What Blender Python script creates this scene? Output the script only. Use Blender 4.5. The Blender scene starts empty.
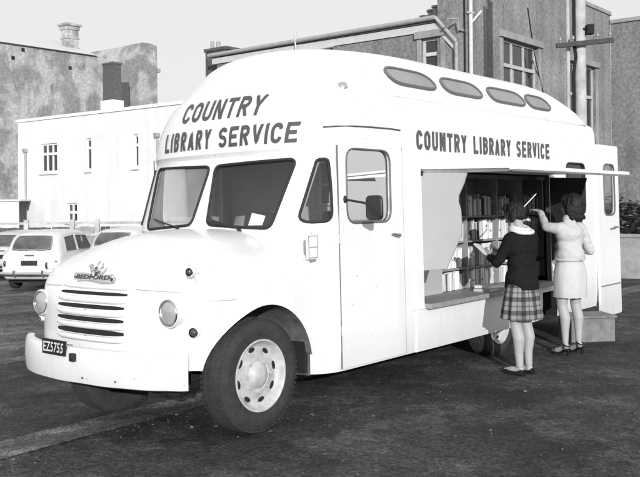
import bpy, bmesh, math, random
from mathutils import Vector, Matrix, noise
random.seed(7)
PI=math.pi
scene=bpy.context.scene
C=scene.collection
# ------------------------------------------------------------------ materials
MATS={}
def mat(name,base,rough=.6,var=0,scale=6.,bump=0,bscale=40.,metal=0,spec=.5,coords='Object',var2=0,scale2=.7,coat=0,sh=.2):
    if name in MATS: return MATS[name]
    m=bpy.data.materials.new(name); m.use_nodes=True; nt=m.node_tree; N=nt.nodes; L=nt.links
    b=N['Principled BSDF']; b.inputs['Roughness'].default_value=rough; b.inputs['Metallic'].default_value=metal
    b.inputs['Specular IOR Level'].default_value=spec
    if coat: b.inputs['Coat Weight'].default_value=coat; b.inputs['Coat Roughness'].default_value=.12
    b.inputs['Base Color'].default_value=(base,base,base,1)
    tc=N.new('ShaderNodeTexCoord')
    if var or var2:
        n=N.new('ShaderNodeTexNoise'); n.inputs['Scale'].default_value=scale; n.inputs['Detail'].default_value=8; n.inputs['Roughness'].default_value=.65
        L.new(tc.outputs[coords],n.inputs['Vector'])
        r=N.new('ShaderNodeMapRange'); r.inputs['From Min'].default_value=.3; r.inputs['From Max'].default_value=.7
        r.inputs['To Min'].default_value=1-var; r.inputs['To Max'].default_value=1+var
        L.new(n.outputs['Fac'],r.inputs['Value'])
        n2=N.new('ShaderNodeTexNoise'); n2.inputs['Scale'].default_value=scale2; n2.inputs['Detail'].default_value=4
        L.new(tc.outputs[coords],n2.inputs['Vector'])
        r2=N.new('ShaderNodeMapRange'); r2.inputs['From Min'].default_value=.5-sh; r2.inputs['From Max'].default_value=.5+sh
        r2.inputs['To Min'].default_value=base*(1-var2); r2.inputs['To Max'].default_value=base*(1+var2)
        L.new(n2.outputs['Fac'],r2.inputs['Value'])
        mu=N.new('ShaderNodeMath'); mu.operation='MULTIPLY'
        L.new(r.outputs['Result'],mu.inputs[0]); L.new(r2.outputs['Result'],mu.inputs[1])
        mu.use_clamp=True
        L.new(mu.outputs[0],b.inputs['Base Color'])
    if bump:
        n3=N.new('ShaderNodeTexNoise'); n3.inputs['Scale'].default_value=bscale; n3.inputs['Detail'].default_value=6
        L.new(tc.outputs[coords],n3.inputs['Vector'])
        bp=N.new('ShaderNodeBump'); bp.inputs['Strength'].default_value=min(1,bump*10) if bump<.1 else 1; bp.inputs['Distance'].default_value=bump
        L.new(n3.outputs['Fac'],bp.inputs['Height']); L.new(bp.outputs['Normal'],b.inputs['Normal'])
    MATS[name]=m; return m
def glassmat(name,tint,refl=1.0,base=.02,opaq=0.0):
    m=bpy.data.materials.new(name); m.use_nodes=True; nt=m.node_tree; N=nt.nodes; L=nt.links
    for n in list(N):
        if n.type!='OUTPUT_MATERIAL': N.remove(n)
    out=[n for n in N if n.type=='OUTPUT_MATERIAL'][0]
    t=N.new('ShaderNodeBsdfTransparent'); t.inputs['Color'].default_value=(tint,tint,tint,1)
    g=N.new('ShaderNodeBsdfGlossy'); g.inputs['Roughness'].default_value=.03
    f=N.new('ShaderNodeFresnel'); f.inputs['IOR'].default_value=1.5
    mx=N.new('ShaderNodeMixShader'); L.new(f.outputs['Fac'],mx.inputs['Fac']); L.new(t.outputs[0],mx.inputs[1]); L.new(g.outputs[0],mx.inputs[2])
    d=N.new('ShaderNodeBsdfDiffuse'); d.inputs['Color'].default_value=(base,base,base,1)
    # uneven dust film; a strong one paints in sky sheen
    tc=N.new('ShaderNodeTexCoord'); no=N.new('ShaderNodeTexNoise'); no.inputs['Scale'].default_value=3; no.inputs['Detail'].default_value=5
    L.new(tc.outputs['Object'],no.inputs['Vector'])
    mr=N.new('ShaderNodeMapRange'); mr.inputs['To Min'].default_value=opaq*.5; mr.inputs['To Max'].default_value=opaq*1.5; L.new(no.outputs['Fac'],mr.inputs['Value'])
    mx2=N.new('ShaderNodeMixShader'); L.new(mr.outputs[0],mx2.inputs['Fac']); L.new(mx.outputs[0],mx2.inputs[1]); L.new(d.outputs[0],mx2.inputs[2])
    L.new(mx2.outputs[0],out.inputs['Surface']); return m

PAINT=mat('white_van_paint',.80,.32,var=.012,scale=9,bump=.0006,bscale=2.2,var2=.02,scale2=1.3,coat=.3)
def grime(m):
    nt=m.node_tree;N=nt.nodes;L=nt.links;b=N['Principled BSDF']; src=b.inputs['Base Color'].links[0].from_socket
    tc=N.new('ShaderNodeTexCoord')
    def layer(scale,vs,a,bb,lo,det):
        mp=N.new('ShaderNodeMapping'); mp.inputs['Scale'].default_value=vs; L.new(tc.outputs['Object'],mp.inputs['Vector'])
        n=N.new('ShaderNodeTexNoise'); n.inputs['Scale'].default_value=scale; n.inputs['Detail'].default_value=det; L.new(mp.outputs[0],n.inputs['Vector'])
        r=N.new('ShaderNodeMapRange'); r.inputs['From Min'].default_value=a; r.inputs['From Max'].default_value=bb; r.inputs['To Min'].default_value=1; r.inputs['To Max'].default_value=lo; L.new(n.outputs['Fac'],r.inputs['Value']); return r.outputs[0]
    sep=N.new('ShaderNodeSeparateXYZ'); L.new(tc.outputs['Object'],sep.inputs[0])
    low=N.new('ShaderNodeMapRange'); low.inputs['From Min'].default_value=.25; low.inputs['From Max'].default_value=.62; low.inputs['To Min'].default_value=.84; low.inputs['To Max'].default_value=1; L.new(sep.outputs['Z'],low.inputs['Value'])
    out=src
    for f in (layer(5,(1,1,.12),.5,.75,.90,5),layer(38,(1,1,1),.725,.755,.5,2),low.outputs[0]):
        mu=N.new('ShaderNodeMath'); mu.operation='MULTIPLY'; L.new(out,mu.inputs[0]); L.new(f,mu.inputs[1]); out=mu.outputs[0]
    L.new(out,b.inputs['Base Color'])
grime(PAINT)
PAINT2=mat('white_panel_paint',.76,.4,var=.02,scale=7,var2=.03)
LETTER=mat('lettering_grey_paint',.075,.5,var=.1,scale=30)
RUBBER=mat('black_rubber',.018,.75,var=.2,scale=20)
TYRE=mat('tyre_rubber',.030,.9,var=.35,scale=18,bump=.002,bscale=90)
DARK=mat('dark_underside',.012,.9,var=.3,scale=8)
LINER=mat('dusty_arch_liner',.13,.9,var=.45,scale=14,bump=.002,bscale=60)
CHROME=mat('chrome',.75,.12,metal=1,var=.05,scale=10)
DULLMETAL=mat('dull_metal',.35,.4,metal=.8,var=.15,scale=20)
LENS=mat('lamp_lens',.36,.08,spec=.8,var=.15,scale=30,coat=1)
AMBER=mat('dark_lamp_lens',.06,.15,spec=.6)
PLATE=mat('plate_black',.015,.5)
PLATEW=mat('plate_white',.7,.5)
PALE=mat('pale_grey_panel',.40,.45,var=.04,scale=5,var2=.06)
WINGSHADE=mat('wing_panel_painted_shade',.02,.45,var=.2,scale=8)  # dark colour of the rear hatch wing stands for the lid's shade
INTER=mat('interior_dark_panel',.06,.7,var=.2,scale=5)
INTERL=mat('interior_light_panel',.55,.6,var=.06,scale=5)
WOOD=mat('counter_wood',.28,.6,var=.25,scale=11,bump=.001,bscale=60)
SHELFW=mat('shelf_wood',.27,.6,var=.2,scale=9)
SEATM=mat('seat_vinyl',.05,.5)
GLASS=glassmat('van_glass',.85,opaq=.05,base=.4); GLASS_SHEEN=glassmat('dusty_sky_sheen_glass',.9,opaq=.30,base=.6)  # second glass: paler film with the sky's reflection painted in
CLERE=mat('frosted_roof_light',.30,.55,var=.05,scale=4,var2=.14,scale2=1.6,spec=.2)
# ------------------------------------------------------------------ helpers
def rad(a): return math.radians(a)
def finish(me,smooth):
    if smooth is not None:
        for p in me.polygons: p.use_smooth=True
        if smooth<180: me.set_sharp_from_angle(angle=rad(smooth))
def obj(name,bm,m,parent=None,smooth=None,bevel=0,mats=None):
    bmesh.ops.recalc_face_normals(bm,faces=bm.faces)
    me=bpy.data.meshes.new(name); bm.to_mesh(me); bm.free()
    for mm in (mats or [m]): me.materials.append(mm)
    o=bpy.data.objects.new(name,me); C.objects.link(o)
    if parent: o.parent=parent
    finish(me,smooth)
    if bevel:
        b=o.modifiers.new('bevel','BEVEL'); b.width=bevel; b.segments=2; b.limit_method='ANGLE'; b.angle_limit=rad(40)
    return o
def thing(name,label,cat,loc=(0,0,0),rz=0,group=None):
    o=bpy.data.objects.new(name,None); C.objects.link(o); o.location=loc; o.rotation_euler=(0,0,rz)
    o.empty_display_size=.2
    return tag(o,label,cat,group)
def tag(o,label=None,cat=None,group=None,kind=None):
    if label: o['label']=label
    if cat: o['category']=cat
    if group: o['group']=group
    if kind: o['kind']=kind
    return o
def box(bm,c,s,rz=0,rot=None):
    M=Matrix.Translation(c)@(rot.to_4x4() if rot else Matrix.Rotation(rz,4,'Z'))@Matrix.Diagonal((s[0],s[1],s[2],1))
    bmesh.ops.create_cube(bm,size=1,matrix=M)
def bx(bm,a,b):   # box by two corners
    box(bm,[(a[i]+b[i])/2 for i in range(3)],[abs(b[i]-a[i]) for i in range(3)])
def cyl(bm,p0,p1,r0,r1=None,n=16,caps=True):
    p0=Vector(p0);p1=Vector(p1);d=p1-p0; r1=r0 if r1 is None else r1
    q=d.to_track_quat('Z','Y').to_matrix().to_4x4()
    bmesh.ops.create_cone(bm,cap_ends=caps,segments=n,radius1=max(r0,1e-4),radius2=max(r1,1e-4),depth=d.length,matrix=Matrix.Translation((p0+p1)/2)@q)
def sph(bm,c,r,sub=2,rot=None):
    r=(r,r,r) if isinstance(r,(int,float)) else r
    M=Matrix.Translation(c)@(rot.to_4x4() if rot else Matrix.Identity(4))@Matrix.Diagonal((r[0],r[1],r[2],1))
    bmesh.ops.create_icosphere(bm,subdivisions=sub,radius=1,matrix=M)
def caps(bm,p0,r0,p1,r1,n=14,sub=2):
    if (Vector(p1)-Vector(p0)).length>1e-5: cyl(bm,p0,p1,r0,r1,n)
    sph(bm,p0,r0,sub); sph(bm,p1,r1,sub)
def loft(bm,rings,closed=True,cap0=True,cap1=True):
    vs=[[bm.verts.new(p) for p in r] for r in rings]
    n=len(rings[0])
    for a,b in zip(vs,vs[1:]):
        for i in range(n if closed else n-1):
            j=(i+1)%n
            try: bm.faces.new((a[i],a[j],b[j],b[i]))
            except ValueError: pass
    if cap0: bm.faces.new(vs[0])
    if cap1: bm.faces.new(vs[-1])
    return vs
def tube(bm,pts,r,n=8,closed=False):
    pts=[Vector(p) for p in pts]; rings=[]
    m=len(pts)
    up=Vector((0,0,1)); prev=None
    for i,p in enumerate(pts):
        a=pts[i-1] if (i>0 or closed) else p; b=pts[(i+1)%m] if (i<m-1 or closed) else p
        t=(b-a).normalized()
        if prev is None:
            x=t.cross(up) if abs(t.dot(up))<.95 else t.cross(Vector((1,0,0)))
        else: x=prev-t*prev.dot(t)
        x.normalize(); prev=x; y=t.cross(x)
        rr=r[i] if isinstance(r,(list,tuple)) else r
        rings.append([p+(x*math.cos(2*PI*k/n)+y*math.sin(2*PI*k/n))*rr for k in range(n)])
    if closed: rings.append(rings[0]); loft(bm,rings,cap0=False,cap1=False); bmesh.ops.remove_doubles(bm,verts=bm.verts,dist=1e-6)
    else: loft(bm,rings)
def lathe(bm,prof,c,axis,n=32):   # prof: (axial, radius)
    axis=Vector(axis).normalized(); q=axis.to_track_quat('Z','Y').to_matrix()
    rings=[[Vector(c)+q@Vector((r*math.cos(2*PI*k/n),r*math.sin(2*PI*k/n),a)) for k in range(n)] for a,r in prof]
    loft(bm,rings)
def prism(bm,poly,d):  # extrude 3d polygon by vector d
    d=Vector(d); a=[Vector(p) for p in poly]; b=[p+d for p in a]
    va=[bm.verts.new(p) for p in a]; vb=[bm.verts.new(p) for p in b]; n=len(a)
    bm.faces.new(va); bm.faces.new(vb[::-1])
    for i in range(n): bm.faces.new((va[i],vb[i],vb[(i+1)%n],va[(i+1)%n]))
def rpoly(pts,r,n=5):   # rounded 2d polygon
    out=[];m=len(pts)
    for i in range(m):
        p=Vector(pts[i]);a=Vector(pts[i-1]);b=Vector(pts[(i+1)%m])
        da=(a-p);db=(b-p)
        rr=min(r,da.length*.45,db.length*.45)
        s=p+da.normalized()*rr;e=p+db.normalized()*rr
        for k in range(n+1):
            t=k/n; out.append((s*(1-t)**2+p*2*t*(1-t)+e*t*t)[:])
    return out
def chaikin(poly,it=3):
    poly=[tuple(Vector(poly[i]).lerp(Vector(poly[(i+1)%len(poly)]),t)) for i in range(len(poly)) for t in (.0,.5)] if len(poly)>8 else [q for i in range(len(poly)) for L_ in [(Vector(poly[(i+1)%len(poly)])-Vector(poly[i])).length] for q in [tuple(Vector(poly[i]).lerp(Vector(poly[(i+1)%len(poly)]),t)) for t in (min(.3,.07/L_),.5,1-min(.3,.07/L_))]]
    for _ in range(it):
        poly=[tuple(Vector(poly[i]).lerp(Vector(poly[(i+1)%len(poly)]),t)) for i in range(len(poly)) for t in (.25,.75)]
    return poly
def densify(poly,step):
    out=[];m=len(poly)
    for i in range(m):
        a=Vector(poly[i]);b=Vector(poly[(i+1)%m]);k=max(1,int((b-a).length/step))
        for j in range(k): out.append((a+(b-a)*j/k)[:])
    return out
def lerp_tab(tab,x):
    if x<=tab[0][0]: return tab[0][1]
    for (x0,y0),(x1,y1) in zip(tab,tab[1:]):
        if x<=x1: return y0+(y1-y0)*(x-x0)/(x1-x0)
    return tab[-1][1]
def smooth_tab(tab,x):   # monotone-ish catmull
    if x<=tab[0][0]: return tab[0][1]
    if x>=tab[-1][0]: return tab[-1][1]
    for i in range(len(tab)-1):
        x0,y0=tab[i];x1,y1=tab[i+1]
        if x<=x1:
            def sl(j):
                if j<=0: return (tab[1][1]-tab[0][1])/(tab[1][0]-tab[0][0])
                if j>=len(tab)-1: return (tab[-1][1]-tab[-2][1])/(tab[-1][0]-tab[-2][0])
                s1=(tab[j][1]-tab[j-1][1])/(tab[j][0]-tab[j-1][0]);s2=(tab[j+1][1]-tab[j][1])/(tab[j+1][0]-tab[j][0])
                if s1*s2<=0: return 0
                return 2*s1*s2/(s1+s2)
            h=x1-x0;t=(x-x0)/h;m0=sl(i)*h;m1=sl(i+1)*h
            return (2*t**3-3*t*t+1)*y0+(t**3-2*t*t+t)*m0+(-2*t**3+3*t*t)*y1+(t**3-t*t)*m1
def deps(): return bpy.context.evaluated_depsgraph_get()
def apply_mods(o):
    bpy.context.view_layer.update()
    me=bpy.data.meshes.new_from_object(o.evaluated_get(deps()))
    old=o.data; o.modifiers.clear(); o.data=me; bpy.data.meshes.remove(old); return o
def boolean(o,cutters):
    for c in cutters:
        md=o.modifiers.new('b','BOOLEAN'); md.operation='DIFFERENCE'; md.object=c; md.solver='EXACT'
        try: md.material_mode='TRANSFER'
        except Exception: pass
    apply_mods(o)
    for c in cutters:
        me=c.data; bpy.data.objects.remove(c); bpy.data.meshes.remove(me)
def remesh(o,vox,smooth_it=4):
    md=o.modifiers.new('r','REMESH'); md.mode='VOXEL'; md.voxel_size=vox
    if smooth_it:
        s=o.modifiers.new('s','SMOOTH'); s.iterations=smooth_it; s.factor=.5
    mats=[m for m in o.data.materials]
    apply_mods(o)
    if not o.data.materials:
        for m in mats: o.data.materials.append(m)
    finish(o.data,180); return o
def text_mesh(s,bold=.018,shear=0.0):
    cu=bpy.data.curves.new('t','FONT'); cu.body=s; cu.size=1; cu.offset=bold; cu.shear=shear; cu.resolution_u=3; cu.space_character=1.06
    o=bpy.data.objects.new('t',cu); C.objects.link(o); bpy.context.view_layer.update()
    me=bpy.data.meshes.new_from_object(o.evaluated_get(deps()))
    bm=bmesh.new(); bm.from_mesh(me); bpy.data.objects.remove(o); bpy.data.curves.remove(cu); bpy.data.meshes.remove(me)
    xs=[v.co.x for v in bm.verts];ys=[v.co.y for v in bm.verts]
    x0,x1,y0,y1=min(xs),max(xs),min(ys),max(ys)
    for v in bm.verts: v.co=((v.co.x-x0)/(x1-x0),(v.co.y-y0)/(y1-y0),0)
    return bm
def add_bm(dst,src):
    me=bpy.data.meshes.new('x'); src.to_mesh(me); src.free(); dst.from_mesh(me); bpy.data.meshes.remove(me)
# ------------------------------------------------------------------ frame of the place
YAW=rad(50.6176); R=Vector((math.cos(YAW),math.sin(YAW),0)); NN=Vector((-math.sin(YAW),math.cos(YAW),0))
P0=Vector((-.388,5.803,0)); VR=rad(1.2593); VP=rad(-.2314)
Rz=Matrix.Rotation(YAW,3,'Z')
Rr=Matrix(((1,0,0),(0,math.cos(VR),math.sin(VR)),(0,-math.sin(VR),math.cos(VR))))
Rp=Matrix(((math.cos(VP),0,-math.sin(VP)),(0,1,0),(math.sin(VP),0,math.cos(VP))))
VM=Rz@Rp@Rr
FPX=855.4; ROLL=rad(.5227); CXP,HYP,EYE=320,197.08,1.6
def ray(x,y):
    a=x-CXP;b=y-HYP;c,s=math.cos(ROLL),math.sin(ROLL)
    return Vector(((a*c-b*s)/FPX,1,-(a*s+b*c)/FPX))
def at(x,y,Y): return Vector((0,0,EYE))+ray(x,y)*Y
def hgt(X,Y):  # terrain height: level road, ground falling gently away beyond the kerb
    v=(Vector((X,Y,0))-P0).dot(NN)
    if v<.9: return 0.0
    d=min(v-.9,19); t=min(1,d/.5); return -.043*d+.00018*d*d-.055*t*t*(3-2*t)
# ------------------------------------------------------------------ camera
cam=bpy.data.cameras.new('camera'); co=bpy.data.objects.new('camera',cam); C.objects.link(co)
cam.sensor_width=36; cam.lens=36*FPX/640; cam.clip_end=2000; cam.clip_start=.05
cam.shift_y=-(238.5-HYP)/640
co.matrix_world=Matrix.Translation((0,0,EYE))@Matrix.Rotation(PI/2,4,'X')@Matrix.Rotation(-ROLL,4,'Z')
scene.camera=co
# ------------------------------------------------------------------ light
ELEV=rad(14.5); sun_to=Vector((.12,-.99,0)).normalized()
sd=bpy.data.lights.new('sun','SUN'); sd.energy=3.95; sd.angle=rad(.5); sd.color=(1,.995,.985)
so=bpy.data.objects.new('sun',sd); C.objects.link(so)
dirv=-(sun_to*math.cos(ELEV)+Vector((0,0,math.sin(ELEV))))
so.rotation_euler=dirv.to_track_quat('-Z','Y').to_euler()
w=bpy.data.worlds.new('World'); scene.world=w; w.use_nodes=True; nt=w.node_tree
sky=nt.nodes.new('ShaderNodeTexSky'); sky.sky_type='NISHITA'; sky.sun_disc=False; sky.sun_elevation=ELEV
sky.sun_rotation=math.atan2(sun_to.x,sun_to.y); sky.dust_density=3.0; sky.air_density=1.2
bw=nt.nodes.new('ShaderNodeRGBToBW'); nt.links.new(sky.outputs[0],bw.inputs[0])
mr=nt.nodes.new('ShaderNodeMapRange'); mr.inputs['From Min'].default_value=0; mr.inputs['From Max'].default_value=12
mr.inputs['To Min'].default_value=5.3; mr.inputs['To Max'].default_value=8.0
nt.links.new(bw.outputs[0],mr.inputs['Value'])
nt.links.new(mr.outputs[0],nt.nodes['Background'].inputs['Color']); nt.nodes['Background'].inputs['Strength'].default_value=.135
scene.view_settings.view_transform='Standard'; scene.view_settings.look='None'; scene.view_settings.exposure=0
# ------------------------------------------------------------------ ground
def ground_mat(name='tar_sealed_road',gain=1.0,chip=85):
    m=bpy.data.materials.new(name); m.use_nodes=True; nt=m.node_tree; N=nt.nodes; L=nt.links; b=N['Principled BSDF']
    b.inputs['Roughness'].default_value=.85; b.inputs['Specular IOR Level'].default_value=.25
    tc=N.new('ShaderNodeTexCoord')
    def noi(s,d=6,r=.6):
        n=N.new('ShaderNodeTexNoise'); n.inputs['Scale'].default_value=s; n.inputs['Detail'].default_value=d; n.inputs['Roughness'].default_value=r; L.new(tc.outputs['Object'],n.inputs['Vector']); return n
    def mrn(src,a,bb,c,d):
        n=N.new('ShaderNodeMapRange'); n.inputs['From Min'].default_value=a; n.inputs['From Max'].default_value=bb; n.inputs['To Min'].default_value=c; n.inputs['To Max'].default_value=d; L.new(src,n.inputs['Value']); return n.outputs[0]
    def mul(a,bb,op='MULTIPLY'):
        n=N.new('ShaderNodeMath'); n.operation=op; L.new(a,n.inputs[0]); L.new(bb,n.inputs[1]); return n.outputs[0]
    big=mrn(noi(.55,5).outputs['Fac'],.34,.66,.024*gain,.075*gain)
    mid=mrn(noi(3.2,7,.7).outputs['Fac'],.3,.7,.6,1.4)
    fine=mrn(noi(38,6,.8).outputs['Fac'],.32,.68,.45,1.7)
    vo=N.new('ShaderNodeTexVoronoi'); vo.feature='DISTANCE_TO_EDGE'; vo.inputs['Scale'].default_value=1.1
    wn=noi(2.2,4); add=N.new('ShaderNodeMixRGB'); add.inputs['Fac'].default_value=.25; L.new(tc.outputs['Object'],add.inputs['Color1']); L.new(wn.outputs['Color'],add.inputs['Color2'])
    L.new(add.outputs[0],vo.inputs['Vector'])
    crack=mrn(vo.outputs['Distance'],.0,.03,.78,1.0)
    def cells(sc,lo,hi):
        v=N.new('ShaderNodeTexVoronoi'); v.inputs['Scale'].default_value=sc; L.new(tc.outputs['Object'],v.inputs['Vector'])
        sp=N.new('ShaderNodeSeparateColor'); L.new(v.outputs['Color'],sp.inputs[0]); return mrn(sp.outputs[0],0,1,lo,hi),v.outputs['Distance']
    c1,d1=cells(chip,.55,1.5); c2,d2=cells(32,.7,1.35)
    patch=mrn(noi(1.4,9,.75).outputs['Fac'],.50,.56,.78,1.32)
    stain=mrn(noi(.8,6,.6).outputs['Fac'],.56,.68,1.0,.62)
    col=mul(mul(mul(big,mid),mul(fine,crack)),mul(mul(c1,c2),mul(patch,stain))); L.new(col,b.inputs['Base Color'])
    bp=N.new('ShaderNodeBump'); bp.inputs['Strength'].default_value=1; bp.inputs['Distance'].default_value=.02
    inv=mrn(d1,0,.6,1.0,0.0); hh=mul(mul(mul(inv,noi(22,8,.75).outputs['Fac']),noi(3,8,.75).outputs['Fac']),crack); L.new(hh,bp.inputs['Height']); L.new(bp.outputs['Normal'],b.inputs['Normal'])
    return m
def sheet(name,us,vs,m,dz,edge_noise=0,kind='structure'):
    bm=bmesh.new(); g=[]
    for i,u in enumerate(us):
        row=[]
        for j,v in enumerate(vs):
            vv=v
            if edge_noise and j in (0,len(vs)-1): vv+=edge_noise*noise.noise(Vector((u*1.7,v,3.3)))
            p=P0+R*u+NN*vv
            z=hgt(p.x,p.y)+dz
            row.append(bm.verts.new((p.x,p.y,z)))
        g.append(row)
    for i in range(len(us)-1):
        for j in range(len(vs)-1): bm.faces.new((g[i][j],g[i+1][j],g[i+1][j+1],g[i][j+1]))
    o=obj(name,bm,m,smooth=60); return tag(o,kind=kind)
us=[-900,-300,-100,-40,-20]+[x*.5 for x in range(-24,40)]+[22,30,40,60,120,300,900]
vs=[-900,-300,-100,-40,-20,-12]+[x*.5 for x in range(-20,1)]+[.5,.9,1.0,1.1,1.2,1.3,1.4,1.6,2,3,4,6,8,10,12,14,16,18,19.9,25,40,100,300,900]
sheet('ground',us,vs,ground_mat(),0)
KERBM=ground_mat('kerb_concrete',2.5,60)
GRAVEL=ground_mat('rough_gravel',1.9,26)
kus=[x*.25 for x in range(-40,120)]
sheet('kerb',kus,[.90,.93,1.0,1.1,1.2,1.3,1.4,1.50,1.52],KERBM,.006,.02)
sheet('gravel_yard',[x*.5 for x in range(-30,60)],[4.7,6,7,8,9,10,11,12,13,14,15,16,17,18,19],GRAVEL,.004,.35)
# loose grit and pebbles lying on the road and along the kerb
bm=bmesh.new()
for k in range(2600):
    if k<420: u=random.uniform(-3.5,.8); v=random.gauss(.86,.11)
    elif k<1500: u=random.uniform(-4,3); v=random.uniform(-2.2,1.5)
    else: u=random.uniform(0,8); v=random.uniform(-4.5,-.1)
    p=P0+R*u+NN*v; t_=.003+.010*random.random()**3
    nb=len(bm.faces); sph(bm,(p.x,p.y,hgt(p.x,p.y)+t_*.35),(t_*random.uniform(.8,1.7),t_*random.uniform(.7,1.1),t_*.6),1,Matrix.Rotation(random.uniform(0,6),3,'Z'))
    bm.faces.ensure_lookup_table(); mi=random.choices((0,1,2),(7,3,.4))[0]
    for f in bm.faces[nb:]: f.material_index=mi
tag(obj('grit',bm,None,mats=[mat('grit_dark',.035,.9,var=.5,scale=3),mat('grit_mid',.08,.9,var=.5,scale=3),mat('grit_pale',.18,.9,var=.5,scale=3)]),kind='stuff')
# ================================================================== THE LIBRARY VAN
CV=1.075; PB=2.6
T_uf=[(.27,.45),(1.30,.45),(1.37,.41),(1.90,.60),(1.955,.602),(1.985,.578),(2.1,.578),(2.3,.63),(2.45,.70),(2.55,.765),(2.65,.85),(2.76,.95),(2.84,1.08),(2.90,1.27),(2.945,1.65)]
T_L=[(.27,.5),(1.95,.5),(1.985,.53),(2.1,.6),(2.3,.74),(2.5,.95),(2.65,1.12),(2.84,1.35),(2.945,1.6)]
T_hw=[(.27,1.06),(.45,1.075),(2.25,1.075),(2.40,1.066),(2.45,1.045),(2.475,1.008),(2.50,.988),(2.60,.965),(2.70,.93),(2.79,.875),(2.86,.78),(2.91,.64),(2.945,.40)]
T_ur=[(.27,5.98),(.5,6.0),(2.3,6.04),(2.42,6.04),(2.5,5.96),(2.6,5.78),(2.7,5.48),(2.80,5.17),(2.88,4.8),(2.945,4.2)]
def b_uf(w): return lerp_tab(T_uf,w) if w<2.05 else smooth_tab(T_uf,w)
def b_L(w): return smooth_tab(T_L,w)
def b_hw(w): return smooth_tab(T_hw,w)
def b_ur(w): return smooth_tab(T_ur,w)
def proud(u,w): return .012*(1 if w<2.36 else max(0,1-(w-2.36)/.1)) if u>1.9 else 0
def surf_u(v,w):      # front face: longitudinal position of the skin
    q=min(.9999,abs(v-CV)/b_hw(w)); return b_uf(w)+b_L(w)*(1-(1-q**PB)**(1/PB))
def surf_v(u,w):      # near flank
    x=min(1,max(0,(u-b_uf(w))/b_L(w))); q=(1-(1-x)**PB)**(1/PB) if x<1 else 1
    return CV-b_hw(w)*q-proud(u,w)
def front_pt(v,w,off=0):
    e=.004; p=Vector((surf_u(v,w),v,w)); a=Vector((surf_u(v+e,w),v+e,w))-Vector((surf_u(v-e,w),v-e,w)); b=Vector((surf_u(v,w+e),v,w+e))-Vector((surf_u(v,w-e),v,w-e))
    n=a.cross(b).normalized()
    if n.x>0: n=-n
    return p+n*off
def side_pt(u,w,off=0):
    e=.004; p=Vector((u,surf_v(u,w),w)); a=Vector((u+e,surf_v(u+e,w),w))-Vector((u-e,surf_v(u-e,w),w)); b=Vector((u,surf_v(u,w+e),w+e))-Vector((u,surf_v(u,w-e),w-e))
    n=a.cross(b).normalized()
    if n.y>0: n=-n
    return p+n*off
VMI=VM.transposed(); OV=VMI@(Vector((0,0,EYE))-P0)
def hit(x,y,inside):
    d=VMI@ray(x,y); s=3.5
    while s<14 and not inside(OV+d*s): s+=.02
    a,b=s-.02,s
    for _ in range(20):
        m=(a+b)/2
        if inside(OV+d*m): b=m
        else: a=m
    return OV+d*b
def in_body(p):
    if not(.28<p.z<2.94): return False
    q=abs(p.y-CV)/b_hw(p.z)
    if q>=1 or p.x>b_ur(p.z): return False
    return p.x>b_uf(p.z)+b_L(p.z)*(1-(1-q**PB)**(1/PB))
def body_ring(w,inset=0,nf=26):
    uf=b_uf(w)+inset;L=b_L(w);hw=b_hw(w)-inset;ur=b_ur(w)-inset
    half=[]
    for k in range(nf+1):
        t=PI/2*k/nf
        half.append((uf+L*(1-math.cos(t)**(2/PB)) if k<nf else uf+L, hw*math.sin(t)**(2/PB)))
    u0=uf+L; rc=.13
    ss=[1.60,1.895,1.905]+[2.0+x*.25 for x in range(16)]
    u1=ur-rc
    base=[]
    for i,u in enumerate(ss):
        uu=max(u,u0+.01*(i+1)); uu=min(uu,u1-.01*(len(ss)-i)); base.append((uu,hw+(proud(u,w) if not inset else 0)))
    half+=base
    for k in range(7):
        t=PI/2*k/6; half.append((u1+rc*math.sin(t),hw-rc+rc*math.cos(t)+(proud(5,w) if not inset and k<6 else 0)))
    half.append((ur,hw*.4))
    ring=[(u,CV-h,w) for u,h in half]+[(u,CV+h,w) for u,h in reversed(half)][:-1]
    return ring
van=thing('library_van','white mobile library van with a bonnet, hatch open on its side','van')
van.matrix_world=Matrix.Translation(P0)@VM.to_4x4()
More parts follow.
